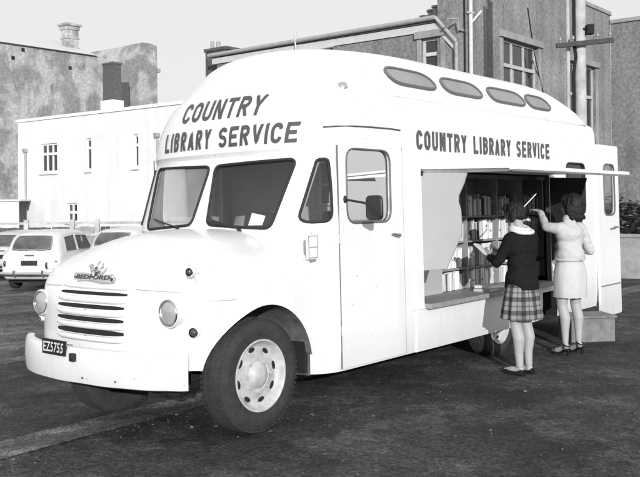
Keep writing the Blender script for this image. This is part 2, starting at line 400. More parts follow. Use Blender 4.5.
def make_body():
    ws=[.28,.32,.45,.7,1.0,1.3,1.36,1.42,1.5,1.6,1.7,1.8,1.9,1.95,1.965,1.985,2.03,2.1,2.2,2.26,2.32,2.38,2.42,2.45,2.462,2.475,2.49,2.51,2.56,2.6,2.64,2.68,2.71,2.74,2.77,2.80,2.83,2.86,2.885,2.91,2.93,2.945]
    bm=bmesh.new(); loft(bm,[body_ring(w) for w in ws])
    o=obj('body',bm,PAINT,van)
    cut=[]
    def cutter(fn,m=PAINT):
        b=bmesh.new(); fn(b); c=obj('cut',b,m,van); cut.append(c)
    cutter(lambda b: loft(b,[body_ring(w,.04) for w in [.62,.8,1.0,1.3,1.37,1.5,1.7,1.9,2.1,2.3,2.4,2.5,2.6,2.7,2.78]]),mat('interior_mid_panel',.22,.7,var=.1,scale=4))
    for poly in WS: cutter(lambda b: prism(b,[(.1,v,w) for v,w in poly],(1.0,0,0)))
    for s in (0,1):
        vv=-.15 if s==0 else 2*CV+.15; d=(0,.35,0) if s==0 else (0,-.35,0)
        cutter(lambda b: prism(b,[(u,vv,w) for u,w in (FARWIN if s else DOORWIN)],d))
        def q(b):
            nrm=(side_pt(.58,1.6,0)-side_pt(.58,1.6,.3)).normalized(); pts=[side_pt(u,w,.0)-nrm*.16 for u,w in QWIN]
            if s: pts=[Vector((p.x,2*CV-p.y,p.z)) for p in pts]; nrm.y*=-1
            prism(b,pts,nrm*.34)
        cutter(q)
        cutter(lambda b: cyl(b,(.06,-.2 if s==0 else 2*CV+.2,.40),(.06,.43 if s==0 else 2*CV-.43,.40),.465,n=56),LINER)
        cutter(lambda b: bx(b,(3.02,.055 if s==0 else 2*CV-.055,.1),(4.10,.40 if s==0 else 2*CV-.40,.675)),DARK)
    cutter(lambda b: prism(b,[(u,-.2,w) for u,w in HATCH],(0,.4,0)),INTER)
    cutter(lambda b: prism(b,[(u,-.2,w) for u,w in SIDEWIN],(0,.4,0)))
    cutter(lambda b: bx(b,(4.36,-.2,.1),(4.74,.3,.57)),DARK)
    boolean(o,cut); finish(o.data,28); return o
WS=[rpoly([(1.88,1.905),(1.105,1.885),(1.165,1.41),(1.79,1.375)],.06),rpoly([(1.045,1.885),(.27,1.905),(.36,1.375),(.985,1.41)],.06)]
WSm=WS
DOORWIN=rpoly([(.965,1.40),(1.555,1.40),(1.555,1.98),(.965,1.98)],.11)
FARWIN=rpoly([(.93,1.38),(1.70,1.38),(1.70,2.0),(.93,2.0)],.09)
HATCH=[(2.02,.66),(4.60,.66),(4.60,1.835),(2.02,1.835)]
SIDEWIN=rpoly([(5.06,1.40),(5.58,1.40),(5.58,1.985),(5.06,1.985)],.09)
qp=[hit(x,y,in_body) for x,y in [(317,159),(328,159),(332,221),(297,223)]]
QWIN=rpoly([(p.x,p.z) for p in qp],.075)
body=make_body()
def gasket(name,pts,r,m,parent):
    bm=bmesh.new(); tube(bm,pts,r,8,closed=True); return obj(name,bm,m,parent,smooth=180)
def pane(name,pts,m,parent):
    bm=bmesh.new(); bm.faces.new([bm.verts.new(p) for p in pts]); bmesh.ops.triangulate(bm,faces=bm.faces); return obj(name,bm,m,parent)
for k,poly in enumerate(WS):
    p=densify(poly,.05)
    g=pane('windscreen',[front_pt(v,w,-.012) for v,w in p],GLASS_SHEEN if k==0 else GLASS,van)
    gasket('gasket',[front_pt(v,w,.003) for v,w in p],.0115,RUBBER,g)
    # wiper resting on the glass
    bm=bmesh.new()
    if k==0: a,b=(1.30,1.385),(1.66,1.455)
    else: a,b=(.62,1.375),(.97,1.43)
    tube(bm,[front_pt(a[0]+(b[0]-a[0])*t,a[1]+(b[1]-a[1])*t,.028) for t in (0,.25,.5,.75,1)],.006,6)
    cyl(bm,front_pt(a[0],a[1]-.03,.0),front_pt(a[0],a[1],.035),.012,n=8)
    obj('wiper',bm,RUBBER,g,smooth=60)
bm=bmesh.new(); bm.faces.new([bm.verts.new(front_pt(v,w,-.006)) for v,w in [(.56,1.405),(.435,1.405),(.425,1.475),(.55,1.50)]])
obj('windscreen_sticker',bm,PLATEW,van)
for s in (0,1):
    mir=(lambda p: Vector((p.x,2*CV-p.y,p.z))) if s else (lambda p:p)
    p=densify(QWIN,.05)
    g=pane('quarter_window',[mir(side_pt(u,w,-.012)) for u,w in p],GLASS,van)
    gasket('gasket',[mir(side_pt(u,w,.003)) for u,w in p],.012,RUBBER,g)
    # cab door: plate standing a few millimetres proud of the body, with its window
    bm=bmesh.new(); dp=rpoly([(.875,.30),(1.735,.30),(1.735,2.09),(.875,2.09)],.03)
    top=[(.875,.30),(1.735,.30)]+[q for q in rpoly([(1.735,.4),(1.735,2.09),(.875,2.09),(.875,.4)],.11) if q[1]>1.0]
    vv=surf_v(1.5,1.2)
    prism(bm,[(u,vv-.005,w) for u,w in top],(0,.02,0))
    d=obj('cab_door',bm,PAINT,van)
    b2=bmesh.new(); DW=FARWIN if s else DOORWIN; prism(b2,[(u,-.2,w) for u,w in DW],(0,.5,0)); c2=obj('cut',b2,PAINT,van)
    boolean(d,[c2])
    if s:
        for v in d.data.vertices: v.co.y=2*CV-v.co.y
        d.data.flip_normals()
    p=densify(DW,.06)
    g=pane('door_window',[mir(Vector((u,vv+.012,w))) for u,w in p],GLASS,d)
    gasket('window_gasket',[mir(Vector((u,vv-.006,w))) for u,w in p],.008,mat('frame_grey',.12,.5),d)
    bm=bmesh.new(); h=Vector((1.63,vv-.005,1.285))
    cyl(bm,mir(h),mir(h+Vector((0,-.035,0))),.016,n=12); tube(bm,[mir(h+Vector(q)) for q in [(.01,-.035,0),(-.03,-.04,.003),(-.075,-.036,.012),(-.095,-.026,.014)]],.009,8)
    obj('handle',bm,DULLMETAL,d,smooth=60)
    for w in (.55,1.25):
        bm=bmesh.new(); cyl(bm,mir(Vector((.872,vv-.008,w))),mir(Vector((.872,vv-.008,w+.07))),.009,n=10)
        obj('hinge',bm,PAINT,d,smooth=60)
    bm=bmesh.new(); bx(bm,(.866,surf_v(.87,1.2)-.0035,.30),(.8735,surf_v(.87,1.2)+.004,2.0)); bx(bm,(1.737,vv-.003,.30),(1.742,vv+.004,2.02))
    if s:
        for v in bm.verts: v.co.y=2*CV-v.co.y
    obj('door_gap',bm,mat('seam_grey',.14,.7),d)
    # drip rail over the door, its shadow line put into the dark colour
    bm=bmesh.new(); tube(bm,[mir(Vector((u,surf_v(u,w)-.004,w))) for u,w in [(.84,2.143),(.92,2.150),(1.1,2.157),(1.3,2.162),(1.6,2.165),(1.72,2.160)]],.007,8)
    obj('drip_rail',bm,mat('rail_shadow_grey',.09,.5),van,smooth=180)
# ---------------- bonnet with both front wings
T_h=[(-.67,1.02),(-.61,1.10),(-.55,1.165),(-.42,1.25),(-.255,1.317),(-.08,1.355),(.24,1.38),(.55,1.39)]
NUF,NL,NP,NHW=-.648,.60,2.2,1.07
PROF=[(1,0),(1,.12),(1,.25),(1,.4),(1,.55),(.998,.62),(.99,.69),(.972,.745),(.945,.785),(.91,.815),(.86,.845),(.80,.872),(.74,.90),(.68,.93),(.61,.958),(.52,.98),(.4,.993),(.25,1),(.1,1)]
def nose_ring(s,g,n=30):
    half=[]
    for k in range(n+1):
        t=PI/2*k/n; half.append((NUF+NL*(1-math.cos(t)**(2/NP)),NHW*math.sin(t)**(2/NP)))
    half+=[(u,NHW) for u in (.0,.06,.12,.2,.3,.42,.55)]
    pts=[(u,-h) for u,h in half]+[(u,h) for u,h in reversed(half)][:-1]
    out=[]
    for u,h in pts:
        uu=.55+(u-.55)*s; hh=h*s
        H=smooth_tab(T_h,uu)-.03*(abs(hh)/.6)**2*(1 if abs(hh)<.6 else (.6/abs(hh))**2)
        out.append((uu,CV+hh,.47+(H-.47)*g))
    return out
def in_nose(p):
    if not(.47<p.z<1.1): return False
    q=abs(p.y-CV)/NHW
    return q<1 and NUF+NL*(1-(1-q**NP)**(1/NP))<p.x<.5
def nose_pt(v,w,off=0):   # on the upright front of the nose (below its shoulder)
    def f(v): 
        q=min(.9999,abs(v-CV)/NHW); return NUF+NL*(1-(1-q**NP)**(1/NP))
    e=.004; n=Vector((-(1),(f(v+e)-f(v-e))/(2*e),0)).normalized()
    # lean of the face above its straight part
    H=smooth_tab(T_h,f(v)); g=(w-.47)/(H-.47); s=1
    for (s0,g0),(s1,g1) in zip(PROF,PROF[1:]):
        if g0<=g<=g1 and g1>g0: s=s0+(s1-s0)*(g-g0)/(g1-g0); break
    p=Vector((.55+(f(v)-.55)*s,CV+(v-CV)*s,w)); return p+n*off
bm=bmesh.new(); loft(bm,[nose_ring(s,g) for s,g in PROF])
bonnet=obj('bonnet',bm,PAINT,van)
cs=[]
for s in (0,1):
    b=bmesh.new(); cyl(b,(.06,-.2 if s==0 else 2*CV+.2,.40),(.06,.43 if s==0 else 2*CV-.43,.40),.465,n=56); cs.append(obj('cut',b,LINER,van))
boolean(bonnet,cs); finish(bonnet.data,32)
from mathutils.bvhtree import BVHTree
BV=BVHTree.FromPolygons([v.co.copy() for v in bonnet.data.vertices],[list(p.vertices) for p in bonnet.data.polygons])
def nose_pt(v,w,off=0):   # on the real skin of the nose
    h=BV.ray_cast(Vector((-3,v,w)),Vector((1,0,0)))
    if h[0] is None: return Vector((0,v,w))
    n=h[1]; n=-n if n.x>0 else n
    return h[0]+n*off
# bonnet centre seam and side panel joints
bm=bmesh.new()
def hood_pt(u,hh,off=.003): return Vector((u,CV+hh,0))
# grille: five slots with rolled white louvres
slots=[(.957,.014),(.869,.018),(.782,.020),(.696,.023)]
bm=bmesh.new()
for w,h in slots:
    a=[];n=24
    va=[.70+.77*k/n for k in range(n+1)]
    of_=.004
    up=[bm.verts.new(nose_pt(v,w+h*.8*(1-.5*abs(2*k/n-1)**6),of_)) for k,v in enumerate(va)]; lo=[bm.verts.new(nose_pt(v,w-h*.8*(1-.5*abs(2*k/n-1)**6),of_)) for k,v in enumerate(va)]
    for i in range(n): bm.faces.new((up[i],up[i+1],lo[i+1],lo[i]))
w,h=1.0,.008
grille=obj('grille',bm,DARK,van)
for i,w in enumerate([.998,.913,.826,.739,.652]):
    bm=bmesh.new(); n=26; rings=[]
    hh=.0165 if i else .011; dd=.030 if i else .024
    for k in range(n+1):
        t=k/n; v=.665+.83*t; f=max(.05,1-abs(2*t-1)**8)
        rings.append([nose_pt(v,w+hh*f*c,dd*f*(.55+.45*s)+.0) for c,s in [(1.25,-1.2),(1.15,.2),(.7,.95),(0,1),(-.6,.85),(-1.15,.35),(-1.3,-1.2)]])
    loft(bm,rings); obj('louvre',bm,PAINT,grille,smooth=180)
for pts in ([nose_pt(.645-.35*k/8,.995-.012*k/8,.001) for k in range(9)],[nose_pt(1.505+.30*k/8,.995-.012*k/8,.001) for k in range(9)],[nose_pt(.135-.10*k/6,.925,.001) for k in range(7)]):
    bm=bmesh.new(); tube(bm,pts,.0035,6); obj('pressed_crease',bm,mat('seam_soft_grey',.40,.6),bonnet,smooth=180)
# small bright studs on the louvres
for w in (.83,.745,.655):
    bm=bmesh.new(); sph(bm,nose_pt(1.05,w+.02,.04),(.006,.012,.006),1); obj('stud',bm,CHROME,grille,smooth=180)
# badge on the nose
bm=bmesh.new(); n=16
T=[]
def badge_pt(v,w,off):
    dv=v-CV; u=-.602+.10*dv*dv*1.2+(w-1.06)*.55; return Vector((u-off,v,w+off*.3))
rings=[]
for k in range(n+1):
    t=k/n; v=1.255-.41*t; wv=1.068+.006*math.sin(t*PI*2); f=.019+.006*abs(2*t-1)
    rings.append([badge_pt(v,wv-f,.0),badge_pt(v,wv-f,.018),badge_pt(v,wv+f,.018),badge_pt(v,wv+f,.0)])
loft(bm,rings)
for q in (1.255,.845): sph(bm,badge_pt(q,1.068,.012),(.012,.02,.03),2)
badge=obj('badge',bm,CHROME,van,smooth=40)
bm=text_mesh('BEDFORD',.02)
for v in bm.verts: v.co=badge_pt(1.24-.38*v.co.x,1.054+.029*v.co.y,.0205)
obj('lettering',bm,mat('badge_letter_dark',.05,.4),badge)
bm=bmesh.new() # winged beast above the scroll
bpts=[(1.05,1.08,.026),(1.07,1.105,.024),(1.10,1.125,.018),(1.12,1.145,.016)]
for (a,b,c),(d,e,f) in zip(bpts,bpts[1:]): caps(bm,badge_pt(a,b,.012),c*.8,badge_pt(d,e,.012),f*.8,8,1)
caps(bm,badge_pt(1.03,1.09,.01),.02,badge_pt(.99,1.135,.01),.010,8,1); caps(bm,badge_pt(.99,1.135,.01),.010,badge_pt(1.0,1.16,.01),.006,8,1)
caps(bm,badge_pt(1.12,1.145,.01),.014,badge_pt(1.14,1.14,.01),.007,8,1); caps(bm,badge_pt(1.06,1.12,.01),.012,badge_pt(1.045,1.175,.01),.006,8,1)
obj('beast_figure',bm,CHROME,badge,smooth=180)
# headlights, marker lamps
def make_lamp(name,p,r,lensm,parent,pod,n=28,ax=(-1,0,.02)):
    ax=Vector(ax).normalized(); p=Vector(p)
    bm=bmesh.new(); lathe(bm,[(-pod,r*.95),(-.02,r*1.10),(.0,r*1.16),(.012,r*1.12),(.012,r*1.0),(.0,r*.98)],p,ax,n)
    h=obj(name,bm,PAINT,parent,smooth=40)
    bm=bmesh.new(); lathe(bm,[(.006,r*1.08),(.018,r*1.06),(.022,r*1.0),(.014,r*.96),(.0,r*.9)],p,ax,n); obj('rim',bm,CHROME,h,smooth=50)
    bm=bmesh.new(); lathe(bm,[(.004,r*.97),(.014,r*.85),(.024,r*.6),(.030,r*.3),(.031,.001)],p,ax,n); obj('lens',bm,lensm,h,smooth=180)
    return h
for v in (.335,2*CV-.335): make_lamp('headlight',(-.53,v,.852),.086,LENS,van,.16)
for v in (.205,2*CV-.205): 
    q=nose_pt(v,.725,.02); make_lamp('side_lamp',q,.032,AMBER,van,.06,18,(-1,-.35 if v<1 else .35,0))
for v in (.205,2*CV-.205):
    sg=1 if v<1 else -1
    h=make_lamp('indicator_lamp',(-.455 if v<1 else -.38,v,1.12),.027,AMBER,van,.06,20,(-1,-.25*sg,0))
    bm=bmesh.new(); tube(bm,[(-.42 if v<1 else -.34,v,1.115),(-.39 if v<1 else -.31,v+.01*sg,1.08),(-.36 if v<1 else -.28,v+.02*sg,.98)],.016,8); obj('stalk',bm,PAINT,h,smooth=180)
# bumper
BUF,BL,BP,BHW=-.79,.62,2.3,1.09
def bump_pt(v,w,off=0):
    def f(v):
        q=min(.9999,abs(v-CV)/BHW); return BUF+BL*(1-(1-q**BP)**(1/BP))
    e=.004; n=Vector((-1,(f(v+e)-f(v-e))/(2*e),0)).normalized(); return Vector((f(v),v,w))+n*off
bm=bmesh.new(); rings=[];n=48
for k in range(n+1):
    t=-1+2*k/n; v=CV+.925*math.sin(t*PI/2*.98)/math.sin(PI/2*.98)
    ww=.008*noise.noise(Vector((t*4,0,1)))
    rings.append([bump_pt(v,.362+ww,-.035),bump_pt(v,.360+ww,-.012),bump_pt(v,.368+ww,.0),bump_pt(v,.40,.006),bump_pt(v,.49,.010),bump_pt(v,.575,.004),bump_pt(v,.602,-.008),bump_pt(v,.607,-.03),bump_pt(v,.60,-.06),bump_pt(v,.58,-.055),bump_pt(v,.45,-.03)])
loft(bm,rings); bumper=obj('bumper',bm,PAINT,van,smooth=40)
for v in (.62,1.95,.93):
    bm=bmesh.new(); cyl(bm,bump_pt(v,.41 if v<1.5 else .45,.0),bump_pt(v,.41 if v<1.5 else .45,.014),.011,.007,n=10)
    obj('bolt',bm,DULLMETAL,bumper,smooth=50)
def hit_bump(x,y):
    def ins(p):
        q=abs(p.y-CV)/BHW; return q<1 and p.x>BUF+BL*(1-(1-q**BP)**(1/BP)) and p.x<0
    return hit(x,y,ins)
pl=[hit_bump(x,y) for x,y in [(46,337),(69.5,341),(68,356),(46,352)]]
off=Vector((-.02,0,0)); bm=bmesh.new(); prism(bm,[p+off for p in pl],(-.012,0,.0))
plate=obj('number_plate',bm,PLATE,van,bevel=.003)
def plate_uv(x,y,o): 
    a=pl[3]+(pl[2]-pl[3])*x; b=pl[0]+(pl[1]-pl[0])*x; return a+(b-a)*y+Vector((-.034-o,0,0))
bm=text_mesh('EZ5755',.015)
for v in bm.verts: v.co=plate_uv(.07+.86*v.co.x,.17+.66*v.co.y,.0)
obj('plate_lettering',bm,PLATEW,plate)
q=hit_bump(75,357); bm=bmesh.new(); box(bm,q+Vector((-.02,0,0)),(.03,.05,.055)); box(bm,q+Vector((-.035,-.012,.008)),(.02,.03,.03))
obj('tow_lamp_socket',bm,RUBBER,van,bevel=.004)
# starting handle tube / front cross member and chassis
bm=bmesh.new()
cyl(bm,(-.42,.42,.345),(-.42,1.85,.40),.075,n=24); bx(bm,(-.45,.5,.33),(.4,1.65,.50)); bx(bm,(-.3,.55,.30),(5.7,.72,.46)); bx(bm,(-.3,1.43,.30),(5.7,1.60,.46))
cyl(bm,(0,.3,.36),(0,1.85,.36),.05,n=12); cyl(bm,(3.56,.2,.39),(3.56,1.9,.39),.07,n=12); sph(bm,(3.56,1.075,.38),.17,2); cyl(bm,(.5,1.2,.45),(3.4,1.08,.40),.05,n=10)
bx(bm,(.5,.06,.32),(.56,.40,.80))
obj('chassis',bm,DARK,van,smooth=50)
bm=bmesh.new(); prism(bm,[(.53,.05,.30),(.53,.40,.30),(.53,.40,.62),(.53,.05,.62)],(.02,0,0)); obj('mud_flap',bm,mat('dusty_flap',.10,.9,var=.4,scale=12),van)
# wheels
def make_wheel(u,v,z=.39,far=False,k_=1.0):
    sg=1 if far else -1; ax=(0,sg,0); cc=Vector((u,v,z))
    bm=bmesh.new(); lathe(bm,[(-.06,.2),(.06,.222),(.092,.240),(.102,.247),(.109,.244),(.109,.236),(.100,.228),(.078,.220),(.060,.205),(.052,.192),(.056,.165),(.062,.135),(.072,.118),(.074,.105),(.070,.098),(.074,.09),(.098,.07),(.108,.05),(.112,.02),(.112,.001)],cc,ax,48)
    nb=len(bm.faces)
    for k in range(8):
        a=2*PI*(k+.3)/8; c=cc+Vector((math.cos(a)*.178,sg*.056,math.sin(a)*.178))
        q=Matrix.Rotation(-a if True else a,3,'Y')
        sph(bm,c,(.017,.006,.032),2,Matrix(((math.cos(a),0,-math.sin(a)),(0,1,0),(math.sin(a),0,math.cos(a)))))
    bm.faces.ensure_lookup_table()
    for f in bm.faces[nb:]: f.material_index=1
    n2=len(bm.faces)
    for k in range(8):
        a=2*PI*k/8; c=cc+Vector((math.cos(a)*.112,sg*.072,math.sin(a)*.112)); cyl(bm,c,c+Vector((0,sg*.018,0)),.011,n=6)
    wm=mat('wheel_white_paint',.46,.5,var=.25,scale=12,var2=.15,scale2=5)
    wl=obj('wheel',bm,wm,van,smooth=35,mats=[wm,DARK])
    bm=bmesh.new()
    prof=[(-.085,.235),(-.105,.27),(-.108,.315),(-.100,.352),(-.086,.376),(-.06,.386),(-.045,.387),(-.042,.378),(-.030,.378),(-.027,.388),(-.008,.389),(-.006,.379),(.006,.379),(.008,.389),(.027,.388),(.030,.378),(.042,.378),(.045,.387),(.06,.386),(.086,.376),(.100,.352),(.104,.335),(.108,.330),(.108,.315),(.105,.27),(.095,.246),(.06,.232),(-.06,.232)]
    n=72; A=Vector(ax); rings=[]
    for a,r in prof: rings.append([cc+A*a+Vector((math.cos(2*PI*k/n)*r,0,math.sin(2*PI*k/n)*r)) for k in range(n)])
    rings.append(rings[0]); loft(bm,rings,cap0=False,cap1=False); bmesh.ops.remove_doubles(bm,verts=bm.verts,dist=1e-5)
    for k in range(64):
        a=2*PI*k/64
        for sd in (-1,1):
            c=cc+A*(sd*.078)+Vector((math.cos(a)*.378,0,math.sin(a)*.378)); rot=Matrix(((math.cos(a),0,-math.sin(a)),(0,1,0),(math.sin(a),0,math.cos(a))))
            box(bm,c,(.010,.028,.022),rot=rot)
    ty=obj('tyre',bm,TYRE,wl,smooth=40)
    if k_!=1:
        for o_ in (wl,ty):
            for v_ in o_.data.vertices: v_.co=Vector((cc.x+(v_.co.x-cc.x)*k_,v_.co.y,cc.z+(v_.co.z-cc.z)*k_))
    return wl
make_wheel(0.0,.125); make_wheel(3.56,.19,.333,False,.855); make_wheel(0,1.62,.333,True); make_wheel(3.56,2*CV-.19,.31,True,.855)
# side vent flap, mirror, roof lamps
bm=bmesh.new(); vz=-.004
bx(bm,(.487,.012,1.15),(.607,-.006,1.33)); vent=obj('vent_flap',bm,PAINT2,van,bevel=.004)
bm=bmesh.new()
for a,b in [((.495,1.158),(.599,1.163)),((.495,1.317),(.599,1.322)),((.495,1.158),(.50,1.322)),((.594,1.158),(.599,1.322)),((.505,1.235),(.59,1.24))]: bx(bm,(a[0],-.005,a[1]),(b[0],-.0085,b[1]))
obj('vent_rib',bm,mat('worn_grey_edge',.22,.5),vent)
bm=bmesh.new(); tube(bm,[(.94,0,1.585),(.955,-.05,1.575),(.985,-.15,1.555),(1.01,-.22,1.535)],.009,8); sph(bm,(.94,-.008,1.585),(.02,.014,.03),2)
mirror=obj('door_mirror',bm,RUBBER,van,smooth=60)
bm=bmesh.new(); rings=[]
for d,sc in ((0,.80),(.012,1.0),(.030,1.0),(.034,.93)): rings.append([(1.0+d,-.225+a*sc,1.515+b*sc) for a,b in rpoly([(-.075,-.095),(.075,-.095),(.075,.095),(-.075,.095)],.045)])
loft(bm,rings); obj('mirror_head',bm,mat('mirror_back_black',.02,.35),mirror,smooth=40)
for px,py in ((342,86),):
    p=hit(px,py,in_body)
    for s in (0,1):
        q=Vector((p.x,p.y if not s else 2*CV-p.y,p.z)); n=Vector((-.7,-.5 if not s else .5,.5)).normalized()
        bm=bmesh.new(); lathe(bm,[(-.03,.045),(.004,.045),(.012,.036),(.022,.02),(.025,.001)],q,n,18); obj('marker_lamp',bm,CHROME,van,smooth=60)
# clerestory roof lights
def cl_pt(u,w,off=0): return side_pt(u,w,off)
for s in (0,1):
    mir=(lambda p: Vector((p.x,2*CV-p.y,p.z))) if s else (lambda p:p)
    for (a,b) in ((1.70,2.40),(2.58,3.27),(3.475,4.22),(4.33,4.86)):
        poly=chaikin([(a-.01,2.712),(b-.05,2.712),(b+.125,2.578),(a+.08,2.578)])
        wv=pane('roof_light',[mir(side_pt(u,w,.014)) for u,w in poly],CLERE,van)
        gasket('frame',[mir(side_pt(u,w,.012)) for u,w in poly],.014,mat('frame_grey',.12,.5),wv)
    bm=bmesh.new(); tube(bm,[mir(side_pt(u,2.452,.004)) for u in [1.55+.2*k for k in range(22)]],.012,8)
    obj('roof_gutter',bm,PAINT,van,smooth=180)
    bm=bmesh.new(); tube(bm,[mir(side_pt(u,.645,.0)) for u in [1.76,1.88,1.91]+[2+.25*k for k in range(15)]],.009,8)
    obj('side_moulding',bm,PAINT,van,smooth=180)
# lettering
def arc(cx,cy,rx,ry,a0,a1,n=10): return [(cx+rx*math.cos(rad(a0+(a1-a0)*k/n)),cy+ry*math.sin(rad(a0+(a1-a0)*k/n))) for k in range(n+1)]
def glyph(c,w,t):
    """centre lines of a condensed sign-writer's capital, w wide and 1 high, stroke t"""
    h=t/2; x0,x1,y0,y1=h,w-h,h,1-h; xm=w/2; r=(x1-x0)/2; rc=min(r,.28)
    rr=lambda cx,cy,a0,a1: arc(cx,cy,min(r,.34),.26,a0,a1,8)
    if c=='I': return [[(h,0),(h,1)]]
    if c=='L': return [[(x0,1),(x0,y0),(w,y0)]]
    if c=='T': return [[(0,y1),(w,y1)],[(xm,y1-h),(xm,0)]]
    if c=='E': return [[(w,y1),(x0,y1),(x0,y0),(w,y0)],[(x0+h,.5),(w*.9,.5)]]
    if c=='N': return [[(x0,0),(x0,1)],[(x1,0),(x1,1)],[(x0+.02,.97),(x1-.02,.03)]]
    if c=='V': return [[(x0*.8,1),(xm,.07),(w-x0*.8,1)]]
    if c=='Y': return [[(x0*.8,1),(xm,.48),(w-x0*.8,1)],[(xm,.5),(xm,0)]]
    if c=='A': return [[(x0*.8,0),(xm,.93),(w-x0*.8,0)],[(x0+.10,.27),(x1-.10,.27)]]
    if c=='U': return [[(x0,1),(x0,.32)]+arc(xm,.32,r,.32-h,180,360,12)+[(x1,1)]]
    if c=='O': q=arc(xm,.66,r,.34-h,0,180,12)+arc(xm,.34,r,.34-h,180,360,12); return [q+[q[0],q[1]]]
    if c=='C': return [arc(xm,.66,r,.34-h,8,180,12)+arc(xm,.34,r,.34-h,180,352,12)]
    if c=='S': return [arc(xm,.72,r,.28-h,15,180,8)[:-1]+arc(xm,.72,r,.22,180,262,6)+arc(xm,.28,r,.22,82,0,6)+arc(xm,.28,r,.28-h,0,-165,8)[1:]]
    if c in 'RB':
        k=.50 if c=='R' else .54; a=(y1+k)/2; q=[(x0,y1),(x1-rc,y1)]+arc(x1-rc,a,rc,y1-a,90,-90,8)+[(x0+h,k)]
        if c=='R': return [[(x0,0),(x0,1)],q[0:1]+q[1:],[(xm,k-.02),(x1,0)]]
        b=(k+y0)/2; return [[(x0,0),(x0,1)],q,[(x0+h,k),(x1-rc,k)]+arc(x1-rc,b,rc,b-y0,90,-90,8)+[(x0,y0)]]
def letter(word,fn,aspect,t=.185,gap=.17,shear=0):
    """word laid out 0..1 x 0..1 and carried onto the panel by fn(x,y,lift)"""
    t0=t; nI=word.count('I'); lw=(aspect-gap*(len(word)-1)-nI*t)/(len(word)-nI); bm=bmesh.new(); x=0
    for c in word:
        w_=t if c=='I' else lw
        for k,pl_ in enumerate(glyph(c,w_,t)):
            P_=[Vector(p) for p in pl_]; P_=[p for q,p in enumerate(P_) if q==0 or (p-P_[q-1]).length>1e-4]
            D_=[]
            for a,b in zip(P_,P_[1:]):      # keep long strokes short-jointed so they follow the curve
                n=max(1,int((b-a).length/.12)); D_+=[a.lerp(b,j/n) for j in range(n)]
            D_.append(P_[-1]); row=[]
            for i_,p in enumerate(D_):
                a=D_[max(0,i_-1)];b=D_[min(len(D_)-1,i_+1)]
                d1=(p-a).normalized() if i_>0 else (b-p).normalized(); d2=(b-p).normalized() if i_<len(D_)-1 else d1
                nrm=Vector((-(d1+d2).y,(d1+d2).x)); nrm=nrm.normalized() if nrm.length>.2 else Vector((-d1.y,d1.x)); m_=t/2/max(.5,nrm.dot(Vector((-d1.y,d1.x))))
                row.append([bm.verts.new(fn((x+q.x+shear*(q.y-.5))/aspect,min(1,max(0,q.y)),k*.0012)) for q in (p+nrm*m_,p-nrm*m_)])
            for a,b in zip(row,row[1:]):
                try: bm.faces.new((a[0],a[1],b[1],b[0]))
                except ValueError: pass
        x+=w_+gap
    return bm
for wd,vl,vr,w0,w1 in (('COUNTRY',1.50,.575,2.265,2.435),('LIBRARY',1.71,1.08,2.03,2.19),('SERVICE',.985,.255,2.03,2.19)):
    asp=(vl-vr)/(w1-w0)*1.06; obj('lettering',letter(wd,lambda x,y,k: front_pt(vl+(vr-vl)*x,w0+(w1-w0)*y,.006+k),asp,.19,.16,.10),LETTER,van)
def px_u(x,y): d=VMI@ray(x,y); s=(-.012-OV.y)/d.y; return (OV+d*s).x
for wd,x0,x1 in (('COUNTRY',416,466.5),('LIBRARY',473,510.5),('SERVICE',516,549)):
    ua,ub=px_u(x0,140),px_u(x1,150)
    obj('lettering',letter(wd,lambda x,y,k: side_pt(ua+(ub-ua)*x,2.008+(2.178-2.008)*y,.005+k),(ub-ua)/.17,.215,.17),LETTER,van)
# ---------------- hatch: lid, end wings, counter, shelves
bm=bmesh.new(); prism(bm,[(2.0,-.012,1.862),(2.0,-.88,1.832),(2.0,-.885,1.795),(2.0,-.86,1.792),(2.0,-.85,1.808),(2.0,-.012,1.84)],(2.63,0,0))
lid=obj('hatch_lid',bm,PAINT,van,bevel=.004)
bm=bmesh.new()
for u in (2.02,): prism(bm,[(u,-.02,1.838),(u,-.85,1.809),(u,-.85,1.785),(u,-.02,1.80)],(.025,0,0))
bx(bm,(2.0,-.895,1.782),(4.75,-.885,1.800))
obj('lid_edge',bm,DULLMETAL,lid)
bm=bmesh.new(); bx(bm,(2.01,-.03,1.785),(2.14,.02,1.825)); obj('lid_hinge',bm,RUBBER,lid)
bm=bmesh.new(); prism(bm,[(2.035,-.004,1.81),(2.035,-.458,1.79),(2.035,-.425,1.70),(2.035,-.372,1.60),(2.035,-.368,1.55),(2.035,-.388,1.48),(2.035,-.392,1.38),(2.035,-.386,1.27),(2.035,-.33,1.16),(2.035,-.27,1.05),(2.035,-.243,.99),(2.035,-.004,.965)],(-.018,0,0))
obj('hatch_wing',bm,PALE,van,bevel=.002)
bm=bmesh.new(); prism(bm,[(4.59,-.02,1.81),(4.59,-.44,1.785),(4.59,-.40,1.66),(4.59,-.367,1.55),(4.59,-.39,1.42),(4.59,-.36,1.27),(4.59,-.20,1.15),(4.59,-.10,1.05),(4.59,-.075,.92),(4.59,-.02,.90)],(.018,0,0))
tag(obj('hatch_wing',bm,WINGSHADE,van,bevel=.002),'dark hatch end wing with shade painted in')
bm=bmesh.new(); bx(bm,(2.02,-.085,.640),(4.58,.36,.682)); obj('counter',bm,WOOD,van,bevel=.004)
bm=bmesh.new(); bx(bm,(2.05,.62,.68),(5.22,.64,1.84)); bx(bm,(2.05,.30,1.80),(5.22,.62,1.84))
LEV=[.682,.90,1.165,1.415]
for z in LEV[1:]: bx(bm,(2.06,.352,z-.018),(5.2,.62,z))
for u in (2.06,2.72,3.395,4.05,4.65,5.19): bx(bm,(u,.345,.683),(u+.022,.62,1.80))
obj('bookcase',bm,SHELFW,van)
bm=bmesh.new(); bx(bm,(2.06,.315,.684),(2.86,.34,.965)); cb=obj('cupboard_front',bm,PALE,van)
